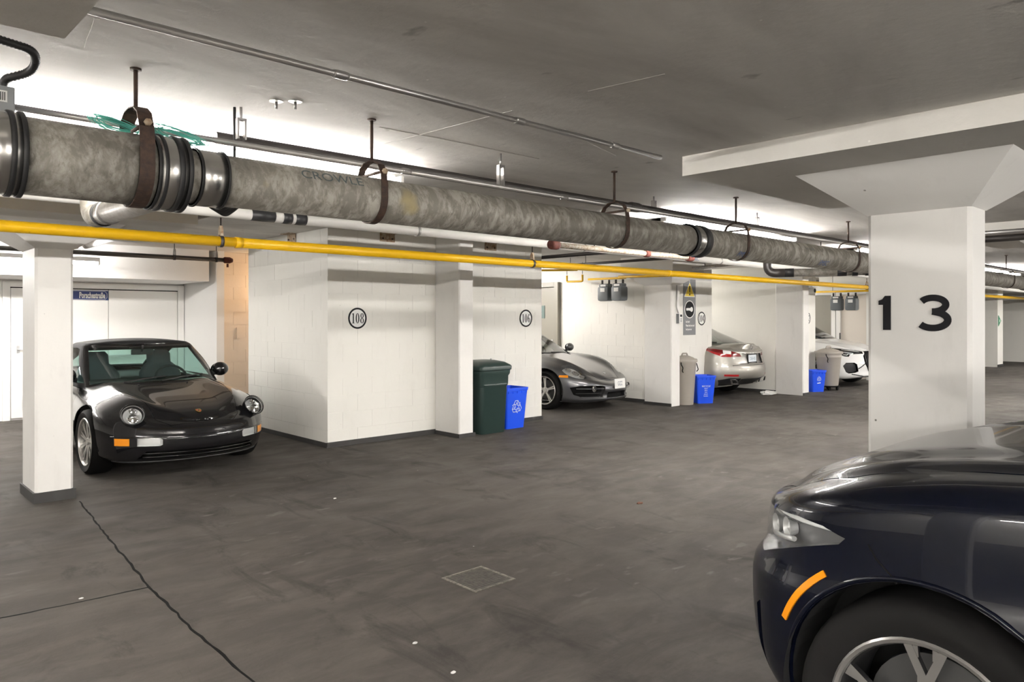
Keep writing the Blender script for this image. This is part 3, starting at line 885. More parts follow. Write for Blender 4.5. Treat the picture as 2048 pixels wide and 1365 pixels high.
# rusty angle brackets where the locker wall meets the ceiling
for x, y, f, l in ((4.386, 8.75, 1, 'rusty angle bracket on the side of the locker wall, at the ceiling'), (5.22, 7.846, 0, 'rusty angle bracket on the locker wall front, before the pilaster'), (6.95, 7.846, 0, 'rusty angle bracket on the locker wall between pilaster and wall end')):
    t = thing('angle_bracket', l, 'bracket', (x, y, BAYZ), -PI / 2 if f else 0)
    bm = box(-.11, .11, -.006, 0, -.11, 0); bx(bm, -.11, .11, -.10, -.006, -.008, 0)
    obj('angle', bm, M['rust_light'], t)
    for s in (-1, 1):
        obj('bolt', lathe(bmesh.new(), [(.012, -.016), (.012, -.006)], 6, 'y', (s * .07, 0, -.07)), M['rust'], t)

# ---------------------------------------------------------------- wall numbers and signs
def digit(bm, ch, x, h, w, Mx, d=.0012):
    t, n_ = w * .30, w * .10
    T = Mx @ Matrix.Translation((x, 0, 0))
    def ell(cx, cy, a, b, ti=t, th=n_):
        k = 28
        for i in range(k):
            p = []
            for j in (i, i + 1):
                an = 2 * PI * j / k
                p.append(((cx + a * math.cos(an), cy + b * math.sin(an)), (cx + (a - ti) * math.cos(an), cy + (b - th) * math.sin(an))))
            prism(bm, [p[0][0], p[1][0], p[1][1], p[0][1]], d, T)
    if ch == '1':
        prism(bm, [(-t / 2, -h / 2 + n_), (t / 2, -h / 2 + n_), (t / 2, h / 2), (-t / 2, h / 2 - n_)], d, T)
        prism(bm, [(-t * 1.2, -h / 2), (t * 1.2, -h / 2), (t * 1.2, -h / 2 + n_), (-t * 1.2, -h / 2 + n_)], d, T)
        prism(bm, [(-t * 1.3, h / 2 - n_ * 2.6), (-t / 2, h / 2 - n_ * 2.2), (-t / 2, h / 2 - n_ * .6), (-t * 1.3, h / 2 - n_ * 1.9)], d, T)
    elif ch == '0': ell(0, 0, w / 2, h / 2)
    elif ch == '8':
        ell(0, h * .255, w * .43, h * .245, t * .8, n_); ell(0, -h * .235, w * .5, h * .265, t * .9, n_)
    elif ch == '6':
        ell(0, -h * .22, w * .48, h * .28, t * .9, n_)
        stroke(bm, arc(w * .1, -h * .1, w * .46, h * .59, 180, 75, 14), [t * (1 - .55 * i / 14) for i in range(15)], d, T)
        prism(bm, arc(w * .3, h * .37, t * .42, t * .5, 0, 360, 10)[:-1], d, T)
    elif ch == '4':
        prism(bm, [(w * .08, -h / 2), (w * .08 + t, -h / 2), (w * .08 + t, h / 2), (w * .08, h / 2)], d, T)
        prism(bm, [(-w * .5, -h * .17), (w * .55, -h * .17), (w * .55, -h * .24), (-w * .5, -h * .24)], d, T)
        prism(bm, [(-w * .5, -h * .17), (-w * .36, -h * .17), (w * .16, h / 2), (w * .06, h / 2)], d, T)
    elif ch == '2':
        stroke(bm, arc(0, h * .24, w * .36, h * .25, 170, -40, 12) + [(-w * .3, -h * .42)], t * .8, d, T)
        prism(bm, [(-w * .45, -h / 2), (w * .45, -h / 2), (w * .45, -h / 2 + n_ * 2), (-w * .45, -h / 2 + n_ * 2)], d, T)
def bay_number(txt, u, y, z, label, R=.127):
    t = thing('bay_number', label, 'sign', (u, y, z))
    Mx = frame((0, -.0008, 0), (1, 0, 0), (0, 0, 1))
    bm = prism(bmesh.new(), arc(0, 0, R * .9, R * .9, 0, 360, 48)[:-1], .0006, Mx)
    obj('disc', bm, M['sign_white'], t)
    bm = bmesh.new(); stroke(bm, arc(0, 0, R * .93, R * .93, 0, 360, 60), R * .17, .0014, Mx); obj('ring', bm, M['sign_black'], t)
    Mx2 = frame((0, -.0016, 0), (1, 0, 0), (0, 0, 1))
    for i, ch in enumerate(txt):
        bm = bmesh.new(); digit(bm, ch, (i - 1) * R * .50 + (R * .04 if i == 0 else 0), R * .98, R * .40, Mx2); obj('digit', bm, M['sign_black'], t)
    return t
bay_number('108', 4.79, 7.846, 1.53, 'round wall sign 108 closest to the black convertible')
bay_number('106', 7.65, 7.846, 1.53, 'round wall sign 106 above the blue box by the dark green bin')
bay_number('104', 12.20, 7.751, 1.525, 'round wall sign 104 next to the tall grey warning sign')
bay_number('102', 15.53, 7.248, 1.53, 'round wall sign half hidden behind the end pilaster by the silver sedan')

ws = thing('warning_sign', 'tall grey warning sign with a yellow triangle and a key symbol', 'sign', (11.79, 7.75, 1.0))
SW, SH = .40, 1.03
Mx = frame((0, -.004, 0), (1, 0, 0), (0, 0, 1))
sgrey = simple('sign_grey', (.18, .185, .195), .45)
syel = simple('sign_yellow', (.85, .62, .02), .45)
obj('panel', box(-SW / 2, SW / 2, -.004, 0, .22, .22 + SH), sgrey, ws)
def flat(name, f, mat, lift=.001):
    bm = bmesh.new(); f(bm, frame((0, -.004 - lift, 0), (1, 0, 0), (0, 0, 1))); return obj(name, bm, mat, ws)
Z = .22
flat('triangle_border', lambda b, m: prism(b, [(-.175, Z + .705), (.175, Z + .705), (.0, Z + .985)], .0008, m), M['sign_white'])
flat('triangle', lambda b, m: prism(b, [(-.155, Z + .717), (.155, Z + .717), (0, Z + .963)], .0008, m), syel, .002)
flat('exclamation_mark', lambda b, m: (prism(b, [(-.012, Z + .79), (.012, Z + .79), (.02, Z + .91), (-.02, Z + .91)], .0008, m), prism(b, arc(0, Z + .752, .02, .02, 0, 360, 14)[:-1], .0008, m)), M['sign_black'], .003)
flat('key_disc_border', lambda b, m: prism(b, arc(0, Z + .475, .165, .165, 0, 360, 40)[:-1], .0008, m), M['sign_white'])
flat('key_disc', lambda b, m: prism(b, arc(0, Z + .475, .15, .15, 0, 360, 40)[:-1], .0008, m), M['sign_black'], .002)
flat('key_symbol', lambda b, m: (prism(b, arc(.06, Z + .475, .045, .045, 0, 360, 24)[:-1], .0008, m), prism(b, [(-.115, Z + .458), (-.1, Z + .452), (-.03, Z + .455), (.03, Z + .448), (.03, Z + .5), (-.1, Z + .498), (-.115, Z + .49)], .0008, m)), M['sign_white'], .003)
for i, tx in enumerate(('Be Alert!', 'Please look out and', 'lock your car')):
    lettering(tx, .052, frame((-.125, -.0052, Z + .245 - .07 * i), (1, 0, 0), (0, 0, 1)), 'lettering', M['sign_white'], ws, bold=.0015, ext=.0004, sx=.68, align='LEFT')
obj('screw', lathe(bmesh.new(), [(.012, -.007), (.012, -.004)], 10, 'y', (0, 0, Z + SH - .03)), M['sign_white'], ws)

rd = thing('card_reader', 'small grey reader box with a keypad on the white pier', 'reader', (10.94, 7.439, 1.44))
obj('case', box(-.02, .07, -.06, -.0, 0, .17, .004), M['enamel'], rd)
obj('side', box(-.03, -.0201, -.055, 0, 0, .17), M['grey_box'], rd)
obj('display', box(.0, .055, -.0635, -.0605, .115, .155), M['sign_black'], rd)
bm = bmesh.new()
for i in range(3):
    for j in range(3): bx(bm, .006 + j * .017, .018 + j * .017, -.0635, -.0605, .025 + i * .025, .04 + i * .025)
obj('keypad', bm, M['grey_box'], rd)
simple_pipe('reader_conduit', 'thin conduit dropping down the white pier to the reader box', [(10.90, 7.42, 2.11), (10.90, 7.42, 1.72), (10.93, 7.41, 1.62)], .010, 'conduit', rad=.04)

sg = thing('street_sign', 'dark blue enamel street sign on the white doors', 'sign', (3.06, 13.17, 1.895))
SWd = .73
blue = simple('enamel_blue', (.025, .045, .17), .3)
obj('plate', box(-SWd / 2, SWd / 2, -.012, 0, -.075, .075), blue, sg)
bm = bmesh.new()
q = .345
stroke(bm, [(-q + .03, -.066), (q - .03, -.066), (q, -.03), (q, .03), (q - .03, .066), (-q + .03, .066), (-q, .03), (-q, -.03), (-q + .03, -.066)], .005, .001, frame((0, -.012, 0), (1, 0, 0), (0, 0, 1)))
obj('border', bm, M['sign_white'], sg)
lettering('Porschestraße', .128, frame((.318, -.0135, -.004), (1, 0, 0), (0, 0, 1)), 'lettering', M['sign_white'], sg, bold=.005, ext=.0006, sx=.50, align='RIGHT')

ga = thing('arrow_sign', 'green triangular arrow sign on the far white wall end', 'sign', (27.06, 6.46, 1.45))
bm = prism(bmesh.new(), [(-.12, -.17), (.16, 0), (-.12, .17)], .008, frame((0, 0, 0), (1, 0, 0), (0, 0, 1))); obj('panel', bm, simple('sign_green', (.03, .22, .11), .5), ga)
bm = prism(bmesh.new(), [(-.07, -.05), (.06, -.03), (.06, .03), (-.07, .05)], .004, frame((0, -.0085, 0), (1, 0, 0), (0, 0, 1))); obj('arrow', bm, simple('pale_green', (.45, .65, .5), .5), ga)

# security camera and box at the top of the silver sedan's wall
sc_ = thing('security_camera', 'white bullet security camera on the wall end by the white car', 'camera', (15.48, 7.17, 2.12))
bm = lathe(bmesh.new(), [(.04, .06), (.065, .05), (.07, -.08), (.06, -.10), (.045, -.10)], 18, 'y'); obj('body', bm, M['enamel'], sc_)
bm = lathe(bmesh.new(), [(.043, -.106), (.043, -.098)], 16, 'y'); obj('lens', bm, M['sign_black'], sc_)
bm = box(-.02, .02, .05, .079, -.02, .02); obj('bracket', bm, M['enamel'], sc_)
eb = thing('equipment_box', 'white equipment box above the security camera', 'box', (15.62, 7.18, 2.20))
obj('case', box(-.16, .16, -.07, .069, 0, .2, .005), M['enamel'], eb); obj('door', box(.02, .14, -.0755, -.0705, .04, .16), M['grey_box'], eb)
tag(obj('wall_bracket', box(15.2, 15.4, 7.2, 7.249, 2.12, 2.26), M['grey_box']), 'grey metal box behind the security camera', 'box')

# ---------------------------------------------------------------- doors
def door_set():
    # white double doors in the back wall of the first bay
    y = 13.2
    for i, (a, b) in enumerate(((2.11, 3.425), (3.435, 4.5))):
        d = tag(obj('door_%d' % (i + 1), box(a, b, y - .026, y - .001, .03, 1.985, .003), M['door']), ('white flush door carrying the blue street sign', 'white flush door behind the black convertible')[i], 'door', kind='structure')
        x = (2.2, 4.42)[i]
        bm = tube(bmesh.new(), bend([(x, y - .028, 1.06), (x, y - .08, 1.06), (x + (.12, -.12)[i], y - .08, 1.06)], .03, 4), .01, 10)
        bx(bm, x - .02, x + .02, y - .032, y - .026, 1.0, 1.12)
        obj('door_handle', bm, M['steel_plain'], d)
    k = 1
    for a, b, z0, z1, l in ((2.0, 2.10, 0, 2.09, 'white frame post of the doors, far side of the narrow column'), (4.51, 4.61, 0, 2.09, 'white frame post of the doors beside the return wall'), (2.1, 4.51, 2.0, 2.09, 'white frame head over the doors')):
        tag(obj('trim_%d' % k, box(a, b, y - .04, y - .001, z0, z1, .003), M['door']), l, 'door frame', kind='structure'); k += 1
    tag(obj('trim_%d' % k, box(2.1, 4.51, y - .012, y - .001, 1.984, 2.0), M['black']), 'dark gap above the white doors', 'gap', kind='structure')
    for a, b in ((-2.0, -.1), (-.05, 1.9)):
        k += 1
        tag(obj('trim_%d' % k, box(a, b, y - .025, y - .001, .03, 2.05, .003), M['door']), 'white wall panel beside the doors, beyond the narrow column' if a > -1 else 'white wall panel farthest from the doors', 'panel', kind='structure')
door_set()
def side_door(n, x, y0, y1, z1, label, mat, fmat, handle, dark=False):
    """door in a wall that faces -x"""
    d = tag(obj('door_%d' % n, box(x - .03, x - .004, y0, y1, .01, z1, .002), M[mat]), label, 'door', kind='structure')
    for a, b, c0, c1 in ((y0 - .11, y0 - .005, 0, z1 + .1), (y1 + .005, y1 + .11, 0, z1 + .1), (y0 - .005, y1 + .005, z1 + .005, z1 + .1)):
        obj('door_frame', box(x - .085, x - .004, a, b, c0, c1, .004), M[fmat], d)
    if handle:
        hy = y0 + .09 if handle > 0 else y1 - .09
        bm = tube(bmesh.new(), bend([(x - .03, hy, 1.02), (x - .09, hy, 1.02), (x - .09, hy + .12 * handle, 1.02)], .03, 4), .011, 10)
        bx(bm, x - .036, x - .03, hy - .025, hy + .025, .95, 1.1)
        obj('door_handle', bm, M['steel_plain'], d)
    return d
d3 = side_door(3, 10.93, 10.32, 11.25, 2.16, 'taupe grey steel door beyond the grey sports car', 'grey_door', 'grey_door', 1)
obj('door_sign', box(10.89, 10.8995, 10.62, 10.98, 1.53, 1.79), simple('sign_green_grey', (.10, .14, .13), .5), d3)
obj('sign_disc', lathe(bmesh.new(), [(.05, -.002), (.05, .0)], 20, 'x', (10.8895, 10.80, 1.66)), simple('sign_disc_grey', (.25, .32, .30), .5), d3)
d4 = side_door(4, 19.0, 7.35, 7.98, 2.12, 'pale beige door with dark hinges behind the white car', 'pale_door', 'door', 0)
for z in (.3, 1.0, 1.8):
    obj('hinge', tube(bmesh.new(), [(18.905, 7.985, z), (18.905, 7.985, z + .16)], .012, 8), M['black'], d4)
d5 = side_door(5, 19.0, 8.22, 8.9, 2.12, 'taupe grey door in a dark opening behind the white car', 'grey_door', 'door', 0)

# ---------------------------------------------------------------- bins
def rrect(w, d, r, n=5):
    pts = []
    for cx, cy, a0 in ((w / 2 - r, d / 2 - r, 0), (-w / 2 + r, d / 2 - r, 90), (-w / 2 + r, -d / 2 + r, 180), (w / 2 - r, -d / 2 + r, 270)):
        pts += arc(cx, cy, r, r, a0, a0 + 90, n)
    return pts
def loft_rr(bm, secs, n=5, cap=(True, True)):
    """secs: (w, d, r, z) or with offsets (w, d, r, z, ox, oy)"""
    rings = []
    for s in secs:
        ox, oy = (s[4], s[5]) if len(s) > 4 else (0, 0)
        rings.append([bm.verts.new((x + ox, y + oy, s[3])) for x, y in rrect(s[0], s[1], s[2], n)])
    for a, b in zip(rings, rings[1:]):
        k = len(a)
        for i in range(k):
            bm.faces.new((a[i], a[(i + 1) % k], b[(i + 1) % k], b[i])).smooth = True
    if cap[0]: bm.faces.new(rings[0])
    if cap[1]: bm.faces.new(rings[-1])
    return bm
gb = thing('garbage_bin', 'dark green square garbage bin with a domed lid beside the white pilaster', 'bin', (6.56, 7.54, 0))
obj('body', loft_rr(bmesh.new(), [(.42, .40, .05, 0), (.43, .41, .05, .01), (.475, .46, .05, .62), (.49, .475, .05, .63), (.50, .485, .05, .66), (.505, .49, .05, .76), (.535, .52, .05, .79), (.54, .525, .05, .835), (.50, .48, .05, .836)]), M['green_plastic'], gb, True, 35)
obj('lid', loft_rr(bmesh.new(), [(.55, .535, .05, .838), (.565, .55, .05, .845), (.57, .555, .05, .885), (.55, .54, .06, .905), (.44, .44, .08, .945), (.26, .27, .08, .968), (.06, .06, .025, .973)]), M['green_plastic'], gb, True, 40)
bm = lathe(bmesh.new(), [(.018, .968), (.016, .985), (.0, .988)], 10, 'z', (.08, -.06, 0)); obj('lid_latch', bm, M['steel_plain'], gb)
obj('rim_fold', loft_rr(bmesh.new(), [(.43, .50, .05, .63), (.45, .505, .05, .64), (.45, .505, .05, .652), (.43, .50, .05, .66)]), M['green_plastic'], gb, True, 35)

def recycle(bm, Mx, r):
    """three bent arrows chasing each other, drawn as outlines"""
    for k in range(3):
        R = Mx @ Matrix.Rotation(2 * PI * k / 3, 4, 'Z')
        w = r * .085
        def st(p): stroke(bm, [(x * r, y * r) for x, y in p], w, .0008, R)
        st([(-.62, .34), (-.30, .92), (.18, .92), (.0, .60), (-.17, .33), (-.62, .34), (-.30, .92)])
        st([(.18, .92), (.44, .50), (.68, .62), (.52, .16), (.02, .26), (.22, .37), (.0, .60)])
def blue_bin(x, y, rz, label, mark, s=1.0, tilt=0):
    t = thing('recycling_box', label, 'recycling box', (x, y, 0), rz, 'blue recycling boxes')
    w, d, h = .30 * s, .27 * s, .50 * s
    W, D = .37 * s, .34 * s
    bm = loft_rr(bmesh.new(), [(w, d, .03, 0), (W, D, .035, h - .045), (W + .012, D + .012, .035, h - .043), (W + .022, D + .022, .035, h - .005), (W + .02, D + .02, .035, h), (W - .004, D - .004, .03, h), (W - .008, D - .008, .03, h - .05), (w - .006, d - .006, .026, .012)])
    obj('box', bm, M['blue_plastic'], t, True, 40)
    for i in range(5):
        xx = (-.4 + .2 * i) * W
        obj('rib', box(xx - .004, xx + .004, -D / 2 - .009, -D / 2 + .004, h - .075, h - .04), M['blue_plastic'], t)
    a = math.atan2((D - d) / 2, h)
    up = Vector((0, -math.sin(a), math.cos(a)))
    def on(z): return Vector((0, -d / 2 - (D - d) / 2 * (z / (h - .045)) - .0012, z))
    bm = bmesh.new()
    if mark == 'arrows':
        recycle(bm, frame(on(h * .53), (1, 0, 0), up), .085 * s)
        obj('recycling_mark', bm, M['sign_white'], t)
    elif mark == 'text':
        for i, tx in enumerate(('RECYCLE', 'paper', 'glass', 'cans', 'plastic', 'bottles')):
            lettering(tx, .04 * s if i == 0 else .03 * s, frame(on(h * .62 - .035 * s * i), (1, 0, 0), up), 'printed_list', M['sign_white'], t, ext=.0003)
        bm.free()
    else:
        recycle(bm, frame(on(h * .60), (1, 0, 0), up), .06 * s)
        stroke(bm, [(-.045 * s, 0), (.045 * s, .01)], .02 * s, .0006, frame(on(h * .40), (1, 0, 0), up))
        obj('recycling_mark', bm, M['sign_white'], t)
    return t
blue_bin(7.08, 7.62, 0, 'blue recycling box with white arrows next to the dark green bin', 'arrows', 1.13)
blue_bin(11.70, 7.42, math.radians(-32), 'blue recycling box with a printed list below the tall warning sign', 'text', 1.0)
blue_bin(15.22, 6.95, math.radians(-30), 'blue recycling box with a small white mark by the white car', 'mark', .90)
def round_can(x, y, label, s=1.0, dolly=False, bungee=True, h0=.72):
    t = thing('round_bin', label, 'bin', (x, y, 0), 0)
    z0 = .10 if dolly else 0
    h = h0 + z0 - .02
    def L(p): return [(r * s, z) for r, z in p]
    bm = lathe(bmesh.new(), L([(.20, z0), (.205, z0 + .01), (.265, h - .10), (.27, h - .095), (.275, h - .015), (.29, h - .01), (.29, h)]), 36)
    obj('body', bm, M['grey_plastic'], t, True, 40)
    bm = lathe(bmesh.new(), L([(.30, h - .025), (.305, h + .001), (.30, h + .02), (.285, h + .028), (.27, h + .02), (.2, h + .055), (.1, h + .085), (0, h + .095)]), 36)
    obj('lid', bm, M['grey_plastic'], t, True, 40)
    obj('lid_handle', tube(bmesh.new(), bend([(-.12 * s, 0, h + .075), (-.09 * s, 0, h + .125), (.09 * s, 0, h + .125), (.12 * s, 0, h + .075)], .05), .02 * s, 10), M['grey_plastic'], t)
    if bungee:
        pts = [(.285 * s, -.07, h - .03), (.33 * s, -.09, h - .06), (.30 * s, -.12, h - .12), (.345 * s, -.12, h - .17), (.285 * s, -.11, h - .2)]
        obj('side_handle', tube(bmesh.new(), bend(pts, .03), .008, 8), M['black'], t)
        obj('side_handle', tube(bmesh.new(), bend([(-p[0], p[1], p[2]) for p in pts], .03), .008, 8), M['black'], t)
    if dolly:
        obj('dolly', lathe(bmesh.new(), [(.21 * s, .075), (.23 * s, .08), (.23 * s, .098), (.2 * s, .099)], 28), M['black'], t)
        for a in (30, 120, 210, 300):
            c = (.18 * s * math.cos(math.radians(a)), .18 * s * math.sin(math.radians(a)), .04)
            obj('caster', lathe(bmesh.new(), [(.02, -.015), (.04, -.015), (.04, .015), (.02, .015)], 16, 'y', c), M['black'], t)
    return t
round_can(11.26, 7.50, 'round warm grey bin with a lid between the white pier and a blue box', .74, h0=.80)
round_can(15.76, 6.90, 'round warm grey bin on a wheeled dolly in front of the white car', .95, True)

# ---------------------------------------------------------------- floor drain and litter
dr = thing('floor_drain', 'square metal floor drain grate set in the aisle floor', 'drain', (2.83, 3.30, 0))
bm = bmesh.new()
for a, b, c, d in ((-.155, .155, -.155, -.138), (-.155, .155, .138, .155), (-.155, -.138, -.138, .138), (.138, .155, -.138, .138)):
    bx(bm, a, b, c, d, -.02, .004)
obj('frame', bm, rusty('worn_drain_steel', (.27, .25, .215), (.10, .092, .082)), dr)
bm = bmesh.new(); bx(bm, -.136, .136, -.136, .136, -.02, .0005); obj('pan', bm, M['floor'], dr)
gmat = rusty('dull_grate_steel', (.12, .11, .098), (.07, .065, .06))
me = None
for i in range(13):
    y = -.125 + i * .0208
    if me is None:
        o = obj('grate_bar', box(-.134, .134, -.0075, .0075, .0006, .0026), gmat, dr); me = o.data
    else: o = link('grate_bar', me, None, dr)
    o.location = (0, y, 0)

def crumple(name, label, cat, c, sx, sy, sz, mat, seed, n=5):
    rnd = random.Random(seed)
    bm = bmesh.new()
    bmesh.ops.create_icosphere(bm, subdivisions=3, radius=1)
    for v in bm.verts:
        k = .7 + .5 * rnd.random()
        v.co = Vector((v.co.x * sx * k, v.co.y * sy * k, max(.0, (v.co.z * .8 + .2)) * sz * k))
    bm.transform(Matrix.Translation(c))
    return tag(obj(name, bm, mat), label, cat)
crumple('crumpled_paper', 'crumpled white plastic sheet on the floor behind the silver sedan', 'litter', (14.0, 7.35, .001), .22, .12, .07, M['sign_white'], 3)
crumple('dry_leaf', 'small brown dry leaf on the aisle floor', 'leaf', (4.95, 3.73, .0005), .028, .02, .012, simple('leaf_brown', (.13, .05, .025), .8), 5)
crumple('paper_scrap', 'white scrap of paper on the floor beside the dark suv', 'litter', (2.07, 1.45, .0005), .05, .02, .015, M['sign_white'], 9)
rnd = random.Random(4)
for k, (px, py, l) in enumerate(((1.05, 4.55, 'pale crumb on the floor by the long crack'), (2.05, 2.85, 'pale crumb on the floor between drain and crack'), (3.2, 5.6, 'pale crumb on the floor before the locker wall'), (2.0, 2.5, 'pale crumb on the floor near the lower edge of the view'))):
    crumple('litter_crumb', l, 'litter', (px, py, .0004), .012, .009, .006, M['sign_white'], 20 + k)
# ---------------------------------------------------------------- car kit
# car space: x runs from the nose (0) to the tail (L), y across (0 = middle), z up
def K(*pts):
    """smooth monotone curve through (x, value) pairs"""
    xs = [p[0] for p in pts]; ys = [p[1] for p in pts]
    n = len(xs)
    d = [(ys[i + 1] - ys[i]) / (xs[i + 1] - xs[i]) for i in range(n - 1)]
    m = [d[0]] + [0 if d[i - 1] * d[i] <= 0 else 2 * d[i - 1] * d[i] / (d[i - 1] + d[i]) for i in range(1, n - 1)] + [d[-1]]
    def f(x):
        if x <= xs[0]: return ys[0]
        if x >= xs[-1]: return ys[-1]
        i = 0
        while x > xs[i + 1]: i += 1
        h = xs[i + 1] - xs[i]; t = (x - xs[i]) / h
        return (ys[i] * (1 + 2 * t) * (1 - t) ** 2 + m[i] * h * t * (1 - t) ** 2 + ys[i + 1] * t * t * (3 - 2 * t) - m[i + 1] * h * t * t * (1 - t))
    return f

def sstep(a, b, x):
    t = min(1, max(0, (x - a) / (b - a)))
    return t * t * (3 - 2 * t)
def gauss(x, c, s): return math.exp(-((x - c) / s) ** 2)

def shell(sp, dens=1.0):
    """closed body: an outline lofted upward (sides, nose, tail) and closed by a crowned top"""
    x0, x1 = sp['x0'], sp['x1']
    cf, n_f, cr, n_r = sp['cf'], sp.get('nf', 2.3), sp['cr'], sp.get('nr', 2.5)
    kf, ks, kr = int(26 * dens), int(sp.get('ns', 70) * dens), int(18 * dens)
    xe = []
    for i in range(kf):
        t = (i / kf) * PI / 2
        xe.append((x0 + cf * (1 - math.cos(t) ** (2 / n_f)), math.sin(t) ** (2 / n_f)))
    for i in range(ks):
        xe.append((x0 + cf + (x1 - cr - x0 - cf) * i / ks, 1.0))
    for i in range(kr + 1):
        t = PI / 2 * (1 - i / kr)
        xe.append((x1 - cr * (1 - math.cos(t) ** (2 / n_r)), max(0, math.sin(t)) ** (2 / n_r)))
    nq = int(sp.get('nq', 26) * dens); nv = int(sp.get('nv', 22) * dens)
    qs = [(1 - math.cos(PI * i / nq)) / 2 * .5 + .5 * i / nq for i in range(nq + 1)]
    w, zs, zb, zc = sp['w'], sp['zs'], sp['zb'], sp['zc']
    inset, xf, xr = sp['inset'], sp['xf'], sp['xr']
    lf, lr = sp.get('lf', .9), sp.get('lr', .8)
    top = sp.get('top')
    pw = sp.get('pow', 2)
    def xmap(x, q):
        df = max(0, 1 - (x - x0) / lf) ** pw; dr = max(0, 1 - (x1 - x) / lr) ** pw
        return x + xf(q) * df - xr(q) * dr
    def side(i, q, sgn):
        x, e = xe[i]
        X = xmap(x, q)
        y = e * (w(x) - inset(q, x))
        z = zb(x) + q * (zs(x) - zb(x))
        if sp.get('zadd'): z += sp['zadd'](X, y, q)
        return (X, sgn * y, z)
    def topz(x, v):
        a = abs(v)
        if top: return top(x, a)
        return zs(x) + (zc(x) - zs(x)) * (1 - a ** 2.2)
    bm = bmesh.new()
    ns = len(xe)
    S_ = {}
    for sgn in (1, -1):
        for i in range(ns):
            for j, q in enumerate(qs):
                if sgn < 0 and i in (0, ns - 1):
                    S_[sgn, i, j] = S_[1, i, j]
                else:
                    S_[sgn, i, j] = bm.verts.new(side(i, q, sgn))
    for sgn in (1, -1):
        for i in range(ns - 1):
            for j in range(nq):
                vs = [S_[sgn, i, j], S_[sgn, i + 1, j], S_[sgn, i + 1, j + 1], S_[sgn, i, j + 1]]
                bm.faces.new(vs if sgn < 0 else vs[::-1])
    T_ = {}
    vl = [1 - k / nv for k in range(2 * nv + 1)]
    vl = [math.copysign(abs(v) ** .8, v) for v in vl]
    for i in range(1, ns - 1):
        x, e = xe[i]
        ex = side(i, 1, 1)
        for k, v in enumerate(vl):
            if k == 0: T_[i, k] = S_[1, i, nq]
            elif k == 2 * nv: T_[i, k] = S_[-1, i, nq]
            else:
                zt = topz(x, v)
                T_[i, k] = bm.verts.new((ex[0], ex[1] * v, zt + (ex[2] - topz(x, 1)) * abs(v) ** 8))
    for i in range(1, ns - 2):
        for k in range(2 * nv):
            bm.faces.new((T_[i, k], T_[i + 1, k], T_[i + 1, k + 1], T_[i, k + 1]))
    for (i, ii) in ((0, 1), (ns - 1, ns - 2)):
        p = S_[1, i, nq]
        for k in range(2 * nv):
            bm.faces.new((p, T_[ii, k], T_[ii, k + 1]))
    for i in range(ns - 1):
        a, b, c, d = S_[1, i, 0], S_[1, i + 1, 0], S_[-1, i + 1, 0], S_[-1, i, 0]
        vs = []
        for q in (a, b, c, d):
            if q not in vs: vs.append(q)
        if len(vs) > 2: bm.faces.new(vs)
    bmesh.ops.recalc_face_normals(bm, faces=bm.faces)
    return bm

